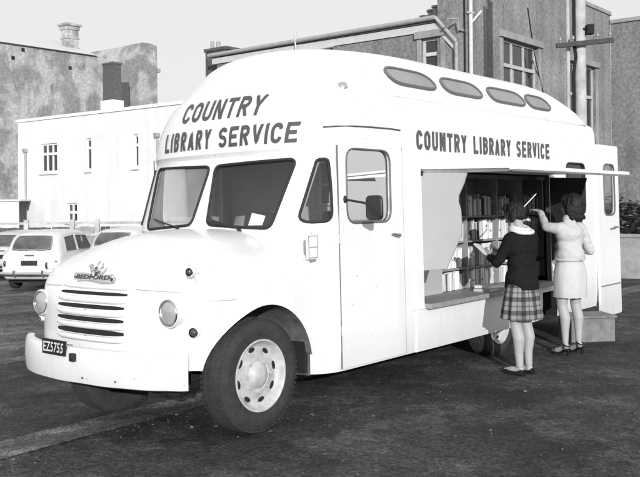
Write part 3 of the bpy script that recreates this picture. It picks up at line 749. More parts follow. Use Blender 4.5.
bm=bmesh.new(); bx(bm,(2.50,.308,.70),(2.508,.316,.95)); bx(bm,(2.06,.306,.955),(2.90,.316,.985)); obj('cupboard_trim',bm,SHELFW,cb)
# ---------------- cab interior
bm=bmesh.new(); prism(bm,[(1.80,.06,.64),(1.80,2.09,.64),(1.80,2.09,2.35),(1.80,.06,2.35)],(.03,0,0)); bulk=obj('bulkhead',bm,INTERL,van)
bm=bmesh.new(); bx(bm,(1.785,.55,1.55),(1.80,.93,1.95)); o=obj('notice_board',bm,INTER,bulk)
bm=bmesh.new()
for v in (.55,.67,.79,.91): bx(bm,(1.772,v,1.55),(1.785,v+.025,1.95))
for z in (1.55,1.73,1.93): bx(bm,(1.772,.55,z),(1.784,.935,z+.02))
bx(bm,(1.772,.50,1.47),(1.79,.98,1.485))
obj('board_frame',bm,PLATEW,bulk)
bm=bmesh.new()
for v in (.35,1.32):
    bx(bm,(1.15,v,.75),(1.62,v+.5,.98)); prism(bm,[(1.58,v,.98),(1.70,v,1.50),(1.77,v,1.50),(1.68,v,.98)],(0,.5,0))
obj('cab_seat',bm,SEATM,van,bevel=.03)
bm=bmesh.new(); prism(bm,[(.62,.2,1.05),(.62,.2,1.33),(.86,.2,1.30),(.92,.2,1.20),(.92,.2,1.05)],(0,1.75,0)); obj('dashboard',bm,INTER,van,bevel=.015)
bm=bmesh.new(); c=Vector((1.08,1.57,1.36)); ax=Vector((.45,0,.9)).normalized(); x=Vector((0,1,0)); y=ax.cross(x)
tube(bm,[c+(x*math.cos(t)+y*math.sin(t))*.2 for t in [2*PI*k/28 for k in range(28)]],.014,8,True)
for t in (0.5,2.6,4.7): tube(bm,[c,c+(x*math.cos(t)+y*math.sin(t))*.2],.009,6)
tube(bm,[c,c-ax*.4],.02,8); obj('steering_wheel',bm,RUBBER,van,smooth=60)
# ---------------- rear side window and open rear door
p=densify(SIDEWIN,.06); g=pane('side_window',[side_pt(u,w,-.012) for u,w in p],GLASS,van); gasket('gasket',[side_pt(u,w,.003) for u,w in p],.012,RUBBER,g)
bm=bmesh.new(); prism(bm,[(u,-.04,w) for u,w in rpoly([(5.93,.13),(6.60,.13),(6.60,2.235),(5.93,2.235)],.04)],(0,.035,0))
rd=obj('rear_door',bm,PAINT,van)
RW=rpoly([(6.10,1.37),(6.455,1.37),(6.455,2.0),(6.10,2.0)],.10)
b2=bmesh.new(); prism(b2,[(u,-.3,w) for u,w in RW],(0,.6,0)); boolean(rd,[obj('cut',b2,PAINT,van)])
p=densify(RW,.06); pane('pane',[(u,-.022,w) for u,w in p],GLASS,rd); gasket('pane_gasket',[(u,-.042,w) for u,w in p],.010,mat('frame_grey',.12,.5),rd)
bm=bmesh.new(); cyl(bm,(6.40,-.04,1.215),(6.40,-.085,1.215),.014,n=10); tube(bm,[(6.42,-.085,1.215),(6.34,-.09,1.213),(6.25,-.085,1.205)],.012,8); obj('handle',bm,DULLMETAL,rd,smooth=60)
bm=bmesh.new(); bx(bm,(5.94,-.052,.50),(6.595,-.04,.515)); obj('door_moulding',bm,mat('worn_grey_edge',.22,.5),rd)
# ---------------- books: each one its own thing
def toworld(p): return P0+VM@Vector(p)
BT={'white':.78,'pale grey':.50,'mid grey':.22,'dark':.05}
BM={k:mat('book_cloth_'+k.replace(' ','_'),v,.7,var=.08,scale=14) for k,v in BT.items()}
SH=['lowest','second','third','topmost']
def book(u,v,z,t,h,d,tone,lean,label,group):
    o=bpy.data.objects.new('book',None)
    bm=bmesh.new()
    # cover boards, rounded spine and recessed page block
    bx(bm,(0,0,0),(t*.12,d,h)); bx(bm,(t*.88,0,0),(t,d,h))
    prism(bm,[(0,.004,0),(t*.2,-.003,0),(t*.5,-.006,0),(t*.8,-.003,0),(t,.004,0),(t,.010,0),(0,.010,0)],(0,0,h))
    nb=len(bm.faces); bx(bm,(t*.13,.011,.004),(t*.87,d-.004,h-.004)); bm.faces.ensure_lookup_table()
    for f in bm.faces[nb:]: f.material_index=1
    nb=len(bm.faces)
    if random.random()<.3:   # spine label band
        zz=h*random.uniform(.15,.75); bx(bm,(t*.15,-.0075,zz),(t*.85,.0,zz+h*.12)); bm.faces.ensure_lookup_table()
        for f in bm.faces[nb:]: f.material_index=2
    bo=obj('book',bm,None,mats=[BM[tone],BM['white'],BM['mid grey' if tone in('white','dark') else 'pale grey' if tone=='mid grey' else 'white']])
    bpy.data.objects.remove(o)
    bo.matrix_world=Matrix.Translation(P0)@VM.to_4x4()@Matrix.Translation((u,v,z))@Matrix.Rotation(lean,4,'Y')
    return tag(bo,label,'book',group)
for r in range(4):
    u=2.88 if r==0 else 2.76
    while u<5.12:
        if any(d-.05<u<d+.028 for d in (3.395,4.05,4.65)): u+=.012; continue
        if random.random()<.035: u+=random.uniform(.03,.09); continue
        t=random.uniform(.016,.042); h=min((LEV[r+1] if r<3 else 1.79)-LEV[r]-.022,random.uniform(.165,.225) if r else random.uniform(.15,.185)); d=random.uniform(.13,.17)
        tone=random.choices(list(BT),[6,3.5,1.2,.8] if r<3 else [2.5,2.5,3,2.5])[0]  # topmost row weighted darker: the lid's shade put into the book tones
        lean=random.choice([0,0,0,0,.06,-.05]) if r<3 else 0
        book(u+abs(lean)*h,.372+random.uniform(0,.02),LEV[r]+.001+abs(lean)*t,t,h,d,tone,lean,'upright book with %s spine on the %s shelf inside the van'%(tone,SH[r]),'%s books on the %s shelf'%(tone,SH[r]))
        u+=t+.0015+abs(lean)*h*1.1
for k,(z,tn,lb) in enumerate([(.683,'pale grey','pale grey book lying flat on the counter under a white one'),(.712,'white','white book lying flat topmost on the counter stack')]):
    bm=bmesh.new(); bx(bm,(0,0,0),(.26,.17,.003)); bx(bm,(0,0,.023),(.26,.17,.026)); bx(bm,(-.003,0,0),(.004,.17,.026)); bx(bm,(.004,.004,.003),(.255,.166,.023))
    o=obj('book',bm,BM[tn]); o.matrix_world=Matrix.Translation(P0)@VM.to_4x4()@Matrix.Translation((3.16+.02*k,-.03+.02*k,z))@Matrix.Rotation(.1-.2*k,4,'Z'); tag(o,lb,'book')
# ================================================================== BUILDINGS
ROUGHCAST=mat('grey_roughcast',.225,.95,var=.42,scale=9,bump=.03,bscale=11,var2=.25,scale2=.45)
ROUGHCAST2=mat('grey_roughcast_darker',.20,.95,var=.42,scale=8,bump=.03,bscale=11,var2=.2,scale2=.5)
BAND=mat('plaster_band',.30,.9,var=.15,scale=8,var2=.15)
WHITEWALL=mat('whitewashed_render',.80,.9,var=.04,scale=5,bump=.004,bscale=12,var2=.07,scale2=.35)
STONE=mat('patchy_stone_wall',.34,.95,var=.35,scale=4.5,bump=.06,bscale=7,var2=.26,scale2=.55,sh=.05)
TRIM=mat('painted_trim',.55,.6,var=.1,scale=6)
TRIMD=mat('weathered_trim',.33,.7,var=.2,scale=9)
ROOFL=mat('pale_sheet_roof',.62,.6,var=.08,scale=4)
ROOFD=mat('dark_sheet_roof',.07,.8,var=.2,scale=6)
BRICK=mat('dark_brick',.09,.95,var=.4,scale=11,bump=.01,bscale=20)
WGLASS=mat('window_glass_dark',.025,.06,spec=.8,var=.3,scale=1.2)
CURTAIN=mat('net_curtain',.35,.8,var=.3,scale=9)
class Wall:
    """a building's own frame: local x runs along the facade, local y points into the building"""
    def __init__(s,name,label,cat,px,Y,d,group=None):
        p=at(px,199,Y); s.O=Vector((p.x,p.y,0)); s.d=Vector((d.x,d.y,0)).normalized(); s.i=Vector((-s.d.y,s.d.x,0))
        s.root=thing(name,label,cat,s.O,math.atan2(s.d.y,s.d.x),group)
    def loc(s,px,py,depth=0):
        r=ray(px,py); o=Vector((0,0,EYE)); t=(depth-(o-s.O).dot(s.i))/r.dot(s.i); p=o+r*t; return (p-s.O).dot(s.d),p.z
    def wall(s,x0,x1,z0,z1,openings,m,thick=.3,name='wall'):
        xs=sorted({x0,x1}|{v for o in openings for v in (o[0],o[1])}); zs=sorted({z0,z1}|{v for o in openings for v in (o[2],o[3])})
        bm=bmesh.new()
        vs={}
        def V(x,y,z):
            k=(round(x,4),round(y,4),round(z,4))
            if k not in vs: vs[k]=bm.verts.new((x,y,z))
            return vs[k]
        for a,b in zip(xs,xs[1:]):
            for c,e in zip(zs,zs[1:]):
                if any(o[0]-1e-5<=a and b<=o[1]+1e-5 and o[2]-1e-5<=c and e<=o[3]+1e-5 for o in openings): continue
                bm.faces.new((V(a,0,c),V(b,0,c),V(b,0,e),V(a,0,e)))
        for a,b,c,e in openings:   # reveals
            for q in [((a,c),(a,e)),((b,c),(b,e)),((a,e),(b,e)),((a,c),(b,c))]:
                (xa,za),(xb,zb)=q; bm.faces.new((V(xa,0,za),V(xb,0,zb),V(xb,thick,zb),V(xa,thick,za)))
        return obj(name,bm,m,s.root)
    def window(s,a,b,c,e,cols,transom,fm=None,sill=True,rec=.14,fw=.07,curtain=False,band=0):
        fm=fm or TRIM; bm=bmesh.new(); y0,y1=rec-.05,rec+.03
        bx(bm,(a,y0,c),(a+fw,y1,e)); bx(bm,(b-fw,y0,c),(b,y1,e)); bx(bm,(a+fw,y0,c),(b-fw,y1,c+fw)); bx(bm,(a+fw,y0,e-fw),(b-fw,y1,e))
        tz=e-(e-c)*transom
        if transom: bx(bm,(a+fw,y0-.02,tz-fw*.7),(b-fw,y1,tz+fw*.7))
        for k in range(1,cols):
            x=a+(b-a)*k/cols
            bx(bm,(x-fw*.55,y0+.004,c+fw),(x+fw*.55,y1-.004,tz-fw*.7 if transom else e-fw))
            if transom: bx(bm,(x-fw*.55,y0+.004,tz+fw*.7),(x+fw*.55,y1-.004,e-fw))
        w=obj('window',bm,fm,s.root,bevel=.006)
        bm=bmesh.new(); bx(bm,(a+.02,rec+.005,c+.02),(b-.02,rec+.02,e-.02)); obj('pane',bm,WGLASS,w)
        if curtain:
            bm=bmesh.new(); lo=c+(tz-c)*.25 if transom else c
            bm.free()
            for k in range(cols):
                bm=bmesh.new(); x=a+(b-a)*k/cols; bx(bm,(x+fw*1.4,rec-.004,c+fw),(x+fw*2.4,rec+.002,(tz if transom else e)-fw)); obj('curtain',bm,CURTAIN,w)
        if sill:
            bm=bmesh.new(); bx(bm,(a-.08,-.09,c-.10),(b+.08,rec-.06,c-.003)); obj('sill',bm,fm,w,bevel=.01)
        if band:
            bm=bmesh.new()
            bx(bm,(a-band,-.035,c),(a-.002,.01,e)); bx(bm,(b+.002,-.035,c),(b+band,.01,e)); bx(bm,(a-band-.05,-.10,e+.002),(b+band+.05,.01,e+.22))
            obj('surround',bm,BAND,w,bevel=.008)
        return w
    def block(s,name,a,b,y0,y1,z0,z1,m,bev=0,parent=None):
        bm=bmesh.new(); bx(bm,(a,y0,z0),(b,y1,z1)); return obj(name,bm,m,parent or s.root,bevel=bev)
D1=-NN; D2=R
def streaks(m,k):
    nt=m.node_tree;N=nt.nodes;L=nt.links;b=N['Principled BSDF'];src=b.inputs['Base Color'].links[0].from_socket; tc=N.new('ShaderNodeTexCoord')
    for vs,a,bb,lo in (((1.6,1.6,.10),.48,.75,1-k),((.5,.5,.5),.5,.62,1-k*.5)):
        mp=N.new('ShaderNodeMapping'); mp.inputs['Scale'].default_value=vs; L.new(tc.outputs['Object'],mp.inputs['Vector'])
        n=N.new('ShaderNodeTexNoise'); n.inputs['Scale'].default_value=1.6; n.inputs['Detail'].default_value=7; L.new(mp.outputs[0],n.inputs['Vector'])
        r=N.new('ShaderNodeMapRange'); r.inputs['From Min'].default_value=a; r.inputs['From Max'].default_value=bb; r.inputs['To Min'].default_value=1; r.inputs['To Max'].default_value=lo; L.new(n.outputs['Fac'],r.inputs['Value'])
        mu=N.new('ShaderNodeMath'); mu.operation='MULTIPLY'; L.new(src,mu.inputs[0]); L.new(r.outputs[0],mu.inputs[1]); src=mu.outputs[0]
    L.new(src,b.inputs['Base Color'])
for m_,k_ in ((ROUGHCAST,.26),(ROUGHCAST2,.26),(WHITEWALL,.10),(STONE,.18),(BAND,.25)): streaks(m_,k_)
# ---- white two storey building on the left
B=Wall('white_building','white rendered two storey building with small dark windows behind the parked cars','building',100,38,D1)
xl=B.loc(18,150)[0]; xr=B.loc(215,150)[0]; zt=(B.loc(18,124)[1]+B.loc(100,112)[1]+B.loc(158,107)[1])/3
wins=[(40.5,57,143.5,172.5,3,.36),(85.5,91.2,138.5,170.5,1,.30),(133,138.2,134.5,167.5,1,.32),(66.5,77,203,222.5,2,.48)]
ops=[]
for a,b,t,u_,c,tr in wins:
    xa=B.loc(a,t)[0];xb=B.loc(b,t)[0];mid=(a+b)/2; ops.append((xa,xb,B.loc(mid,u_)[1],B.loc(mid,t)[1]))
B.wall(xl,xr,-1.3,zt,ops,WHITEWALL)
for o,wn in zip(ops,wins): B.window(*o,wn[4],wn[5],fm=mat('white_window_frame',.75,.6),rec=.12,fw=.09)
B.block('wall',xl,xl+.3,.004,8,-1.3,zt-.003,WHITEWALL); B.block('wall',xr-.3,xr,.004,8,-1.3,zt-.003,WHITEWALL); B.block('wall',xl+.3,xr-.3,7.7,8,-1.3,zt-.003,WHITEWALL)
bm=bmesh.new(); prism(bm,[(xl-.1,-.06,zt+.002),(xr+.1,-.06,zt+.002),(xr+.1,-.06,zt+.14),(xl-.1,-.06,zt+.14)],(0,8.1,0)); obj('roof',bm,WHITEWALL,B.root)
cx0,cz=B.loc(103,101,2); cx1=B.loc(113,101,2)[0]; zc=B.loc(112,64,2)[1]
B.block('chimney_base',cx0-.1,cx1+.05,1.93,2.58,zt+.142,cz,WHITEWALL)
ch=B.block('chimney',cx0,cx1,2,2.5,cz+.002,zc,BRICK); B.block('chimney_cap',cx0-.03,cx1+.03,1.97,2.53,zc+.002,zc+.10,BRICK,parent=ch)
for px in (26.5,158.5):
    x,z1=B.loc(px,140); bm=bmesh.new(); cyl(bm,(x,-.07,-.9 if px<100 else B.loc(px,168)[1]),(x,-.07,B.loc(px,152 if px<100 else 137)[1]),.05,n=10); bx(bm,(x-.12,-.18,B.loc(px,152 if px<100 else 137)[1]),(x+.12,-.005,B.loc(px,152 if px<100 else 137)[1]+.16)); obj('downpipe',bm,TRIMD,B.root)
# ---- big stone building behind it
B=Wall('stone_building','large patchy grey stone building with pale roof, tall chimney and curved parapet','building',57,60,D2)
out=[(x,y) for x,y in [(104,58.5),(111,61),(120,61.5),(130,59.5),(136,54),(140,46),(142.5,42.5),(150,43.5),(157,46)]]
zl=(B.loc(8,42)[1]+B.loc(57,52)[1])/2
top=[B.loc(x,y) for x,y in out]; x0=-12
bm=bmesh.new(); prism(bm,[(x0,0,-1.4),(top[-1][0],0,-1.4)]+[(a,0,b) for a,b in reversed(top)]+[(top[0][0]-.02,0,zl),(x0,0,zl)],(0,9,0)); obj('wall',bm,STONE,B.root)
xr=top[0][0]
bm=bmesh.new(); prism(bm,[(x0-.2,-.25,zl+.004),(x0-.2,5,zl+1.9),(x0-.2,10,zl+.004)],(xr-x0-.5,0,0)); obj('roof',bm,ROOFL,B.root)
a,zb=B.loc(66.5,50,1.5); b=B.loc(79.5,50,1.5)[0]; zt2=B.loc(73,30,1.5)[1]
ch=B.block('chimney',a+.08,b-.08,1.5,2.3,zl,zt2,STONE); B.block('chimney_band',a,b,1.42,2.38,zt2+.002,zt2+.28,STONE,.02,ch); B.block('chimney_cap',a-.12,b+.1,1.3,2.5,zt2+.284,zt2+.45,STONE,.02,ch)
zz=B.loc(73,39,1.5)[1]; B.block('chimney_band',a,b,1.44,2.36,zz,zz+.12,STONE,.02,ch)
for px,py in ((13,58),(70,68),(23,50)):
    x,z=B.loc(px,py); B.block('vent',x-.12,x+.12,-.02,.05,z-.12,z+.12,DARK)
x,z=B.loc(157,70); B.block('bracket',x,x+.45,.1,.6,z-.15,z+.15,TRIMD)
x,z=B.loc(108,100); xb=B.loc(125,100)[0]; B.block('pier',xb-.5,xb,-.5,-.004,-1.3,B.loc(124,82,-.5)[1],BRICK)
# ---- long rendered lean-to with gutter, behind the van roof
B=Wall('rendered_wing','low grey rendered wing with white gutter and sash window above the van roof','building',459,25.0,D1)
xl=B.loc(217,60)[0]; xk=B.loc(437,18)[0]; zt=(B.loc(437,19)[1]+B.loc(217,55)[1])/2; zk=B.loc(459,43)[1]
a=B.loc(421.5,40)[0]; b=B.loc(440.5,40)[0]; wz1=B.loc(430,38)[1]; wz0=B.loc(430,76)[1]
B.wall(xl,xk,-1.2,zt,[(a,b,wz0,wz1)],ROUGHCAST)
bm=bmesh.new(); prism(bm,[(xk+.001,0,-1.2),(0,0,-1.2),(0,0,zk),(xk+.001,0,zt)],(0,.3,0)); obj('wall',bm,ROUGHCAST,B.root)
B.window(a,b,wz0,wz1,1,.42,fm=TRIM,rec=.13,fw=.08,band=.16)
bm=bmesh.new(); bx(bm,(xl-.2,-.06,zt-.34),(xk,-.004,zt-.12)); prism(bm,[(xk,-.06,zt-.34),(-.0,-.06,zk-.28),(.0,-.06,zk-.05),(xk,-.06,zt-.12)],(0,.056,0)); obj('fascia',bm,TRIM,B.root)
bm=bmesh.new(); tube(bm,[(xl-.3,-.14,zt-.03),(xk,-.14,zt+.03)],.075,10); tube(bm,[(xk,-.12,zt+.04),(.02,-.12,zk+.02)],.06,10); tube(bm,[(.02,-.12,zk+.02),(.03,-.12,-1.2)],.055,10); obj('gutter',bm,TRIMD,B.root,smooth=60)
bm=bmesh.new(); prism(bm,[(xl-.2,-.1,zt+.005),(xl-.2,6,zt-1.1),(xl-.2,6,zt-1.2),(xl-.2,-.1,zt-.1)],(xk-xl+.2,0,0)); obj('roof',bm,ROOFD,B.root)
a,_=B.loc(205.5,60,.6); b,_=B.loc(226,60,.6); z=B.loc(215,51,.6)[1]
ch=B.block('chimney',a,b,.6,1.4,-1,z,BRICK); B.block('chimney_cap',a-.05,b+.05,.55,1.45,z+.002,z+.12,BRICK,.01,ch)
for px in (210.5,216.5):
    x=B.loc(px,50,.9)[0]; bm=bmesh.new(); cyl(bm,(x,1,z+.12),(x,1,B.loc(px,42,1)[1]),.09,.075,12); obj('chimney_pot',bm,TRIMD,ch,smooth=50)
for px,h in ((424,.35),(431,.5),(436,.6)):
    x,z=B.loc(px,19,1.0); bm=bmesh.new(); cyl(bm,(x,1,zt-.4),(x,1,zt+h),.12,.10,12); cyl(bm,(x,1,zt+h),(x,1,zt+h+.06),.14,n=12); obj('roof_vent',bm,TRIMD if px!=424 else BRICK,B.root,smooth=50)
x,z=B.loc(297,45,-.1); bm=bmesh.new(); tube(bm,[(x,-.14,zt-.5),(x,-.2,zt+.05),(x+.05,-.2,zt+.3)],.03,8); tube(bm,[(x,-.13,zt-.42),(x+1.6,-.13,zt-.36)],.03,8); obj('bracket_pipe',bm,TRIM,B.root,smooth=60)
# ---- tall rendered building
B=Wall('rendered_house','tall grey rendered house with multi pane windows behind the power pole','building',520,28,D2)
xl=B.loc(459.5,20)[0]; xr=B.loc(610,20)[0]; ztop=8.75
opsA=(B.loc(502.5,40)[0],B.loc(538,50)[0],B.loc(520,112)[1],B.loc(502.5,37.5)[1]); opsB=(B.loc(567,70)[0],B.loc(595.5,70)[0],B.loc(580,150)[1],B.loc(567,60)[1])
opsC=(B.loc(502.5,40)[0],B.loc(538,50)[0],.2,2.0)
B.wall(xl,xr,-1.2,ztop,[opsA,opsB],ROUGHCAST)
for o in (opsA,opsB): B.window(*o,3,.36,fm=mat('pale_window_frame',.45,.6,var=.1),rec=.16,fw=.085,curtain=True,band=.20)
B.block('wall',xr-.3,xr,.004,9,-1.2,ztop-.003,ROUGHCAST); B.block('parapet',xl,xr+.05,-.06,.3,ztop+.003,ztop+.16,BAND,.02)
B.block('wall',xl,xl+.3,.004,.75,zk-2,ztop-.003,ROUGHCAST)
x=B.loc(467.8,40)[0]; bm=bmesh.new(); tube(bm,[(x,-.10,-1.2),(x,-.10,ztop-.3)],.065,10); x2,z2=B.loc(478,12); tube(bm,[(x,-.10,B.loc(468,24)[1]),(x2,-.10,z2)],.045,8)
for z in (1,3,5,7): bx(bm,(x-.1,-.17,z),(x+.1,-.03,z+.05))
obj('downpipe',bm,TRIM,B.root,smooth=60)
bm=bmesh.new(); x=B.loc(463.5,40)[0]; tube(bm,[(x,-.04,-1.2),(x,-.04,ztop)],.03,6); obj('conduit',bm,DARK,B.root)
bm=bmesh.new(); pts=[B.loc(px,py) for px,py in [(527,8),(533,50),(539,80),(548,112)]]; tube(bm,[(a,-.03,z) for a,z in pts],.018,6); obj('cable',bm,DARK,B.root)
bm=bmesh.new(); pts=[B.loc(px,py) for px,py in [(446,19),(456,19.5),(457,30),(462,31)]]; tube(bm,[(a,-.06,z) for a,z in pts],.03,6); obj('vent_pipe',bm,TRIMD,B.root)
# ---- wall of the next building, at right angles to the house
B=Wall('end_building','plain grey rendered building behind the hedge at the right edge','building',611.5,34.2,D1)
x1=B.loc(690,60)[0]; zt=(B.loc(613,25)[1]+B.loc(634,20)[1])/2
B.wall(.02,x1,-1.2,zt,[],ROUGHCAST2); B.block('coping',0.02,x1,-.08,.3,zt+.002,zt+.16,BAND,.02); B.block('wall',.02,x1,.31,.6,-1.2,zt,ROUGHCAST2)
# ---- low wall and hedge at the right
W0=Vector((5.0,18.4,0))
low=thing('concrete_wall','low grey concrete garden wall under the hedge','wall',W0,math.atan2(D1.y,D1.x))
bm=bmesh.new(); bx(bm,(0,0,-.4),(9,.16,.72)); wo=obj('wall',bm,mat('old_concrete',.30,.9,var=.25,scale=6,bump=.006,bscale=18,var2=.2),low,bevel=.01); bm=bmesh.new(); bx(bm,(-.02,-.03,.723),(9.02,.19,.79)); obj('coping',bm,MATS['old_concrete'],low,bevel=.012)
LEAF=[mat('hedge_leaf_dark',.03,.6,var=.4,scale=9),mat('hedge_leaf_mid',.075,.55,var=.4,scale=9),mat('hedge_leaf_light',.14,.5,var=.3,scale=9)]
def foliage(name,parent,dims,n,size,seed):
    rnd=random.Random(seed); bm=bmesh.new(); idx=[]
    for k in range(n):
        x=rnd.uniform(0,dims[0]); y=rnd.uniform(0,dims[1]); z=rnd.uniform(0,dims[2])
        d=noise.noise(Vector((x*1.1,y*1.1,z*1.4)))+.5*noise.noise(Vector((x*3,y*3,z*3)))
        topz=dims[2]*(.86+.22*noise.noise(Vector((x*.9,3,1)))+.06*noise.noise(Vector((x*5,7,1))))
        if z>topz or (d<-.35): continue
        if y>.5 and z<topz-.4 and rnd.random()<.6: continue
        s=size*rnd.uniform(.6,1.3); q=Matrix.Rotation(rnd.uniform(0,6.28),3,'Z')@Matrix.Rotation(rnd.uniform(-1.3,1.3),3,'X')
        pts=[q@Vector(p)*s+Vector((x,y,z)) for p in [(-.5,0,0),(0,-.28,.08),(.55,0,0),(0,.28,.08)]]
        f=bm.faces.new([bm.verts.new(p) for p in pts]); f.material_index=(2 if d>.25 else 1) if rnd.random()<.45+d*.6 else (0 if rnd.random()<.6 else 1)
    return obj(name,bm,None,parent,mats=LEAF)
hd=thing('hedge','dark clipped leafy hedge growing above the low concrete wall','hedge',W0+R*.2+Vector((0,0,-.2)),math.atan2(D1.y,D1.x))
foliage('leaves',hd,(9,1.1,2.05),26000,.10,3)
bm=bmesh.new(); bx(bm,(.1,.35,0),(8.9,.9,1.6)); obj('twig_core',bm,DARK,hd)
# ---- power pole
pp=at(581.5,200,20); base=Vector((pp.x,pp.y,hgt(pp.x,pp.y)))
pole=thing('power_pole','pale weathered timber power pole with crossarm in front of the rendered house','pole',base,0)
POLE=mat('weathered_pole_timber',.42,.85,var=.30,scale=3,bump=.004,bscale=12,var2=.15)
bm=bmesh.new(); rings=[]
for z,r in ((0,.15),(2,.142),(4,.136),(6.5,.128),(9.5,.12)): rings.append([(math.cos(2*PI*k/18)*r+.01*noise.noise(Vector((z,k,0))),math.sin(2*PI*k/18)*r,z) for k in range(18)])
loft(bm,rings); obj('shaft',bm,POLE,pole,smooth=60)
bm=bmesh.new(); tube(bm,[(-.155,-.05,0),(-.165,-.06,3),(-.175,-.05,4.6),(-.13,-.10,5.0),(-.16,-.06,5.3),(-.15,-.04,9.2)],.04,8); obj('cable',bm,DARK,pole,smooth=60)
bm=bmesh.new(); tube(bm,[(-.27,.05,0),(-.27,.05,9.2)],.05,8); obj('conduit',bm,POLE,pole,smooth=60)
a=at(553.5,47.5,20.0)-base; b=at(611.5,41,19.9)-base
bm=bmesh.new(); d=(b-a); box(bm,(a+b)/2+Vector((0,-.17,0)),(d.length,.09,.11),rot=Matrix.Rotation(-math.atan2(d.z,math.hypot(d.x,d.y)),3,'Y')); arm=obj('crossarm',bm,mat('dark_crossarm_timber',.06,.9,var=.3,scale=9),pole,bevel=.006)
for t in (.08,.3,.72,.93):
    p=a+d*t+Vector((0,-.17,.06)); bm=bmesh.new(); lathe(bm,[(0,.012),(.05,.012),(.055,.035),(.09,.04),(.11,.028),(.13,.032),(.15,.001)],p,(0,0,1),12); obj('insulator',bm,CHROME if 0 else mat('porcelain',.25,.3),arm,smooth=60)
p=at(589,30,19.9)-base; bm=bmesh.new(); box(bm,p+Vector((0,-.05,0)),(.16,.2,.22)); cyl(bm,p+Vector((-.15,-.05,.02)),p+Vector((.1,-.05,.02)),.02,n=8); obj('fuse_box',bm,DARK,pole,bevel=.01)
# ---- yard fence in front of the white building
F0=at(-40,200,30); F1=at(215,198,30)
fence=thing('yard_fence','low yard fence of white posts, rails and grey boards behind the cars','fence',(F0.x,F0.y,0),math.atan2(F1.y-F0.y,F1.x-F0.x))
FL=(F1-F0).length; fy=lambda py: at(80,py,30).z
def fx(px): return (at(px,199,30)-F0).length
bm=bmesh.new(); bx(bm,(0,0,fy(224.3)),(FL,.06,fy(221.8))); FP=mat('fence_paint',.40,.85,var=.3,scale=5,var2=.2); obj('rail',bm,FP,fence); bm=bmesh.new(); bx(bm,(0,0,fy(236)),(FL,.06,fy(233.5))); obj('rail',bm,FP,fence)
for a,b,m in ((-40,25,.10),(27,50,.07),(51,71,.14),(73.5,94,.3),(99.5,109.5,.07),(110,134,.2),(135,149.5,.09),(154,212,.1)):
    bm=bmesh.new(); n=max(2,int((fx(b)-fx(a))/.16)); x0=fx(a) if a>-40 else 0
    for k in range(n):
        w_=(fx(b)-x0)/n; bx(bm,(x0+k*w_+.006,.065,-1.2),(x0+(k+1)*w_-.006,.09,fy(227)+random.uniform(-.02,.02)))
    obj('boards',bm,mat('fence_board_%d'%(m*100),m,.9,var=.3,scale=6),fence)
for px in (26,72,97,152,212):
    bm=bmesh.new(); x=fx(px); bx(bm,(x-.08,-.05,-1.2),(x+.08,.062,fy(219.5))); obj('post',bm,FP,fence,bevel=.008)
# low white outbuilding at the far left
B=Wall('outbuilding','low white outbuilding at the far left below the stone building','building',6,40,Vector((1,.02,0)))
xa=B.loc(-60,210)[0]; xb=B.loc(19,210)[0]; zt=B.loc(8,201.5)[1]
B.wall(xa,xb,-1.3,zt,[],WHITEWALL); B.block('wall',xa,xb,2.7,3,-1.3,zt,WHITEWALL); B.block('roof',xa-.1,xb+.1,-.1,3.1,zt+.003,zt+.09,ROOFL)
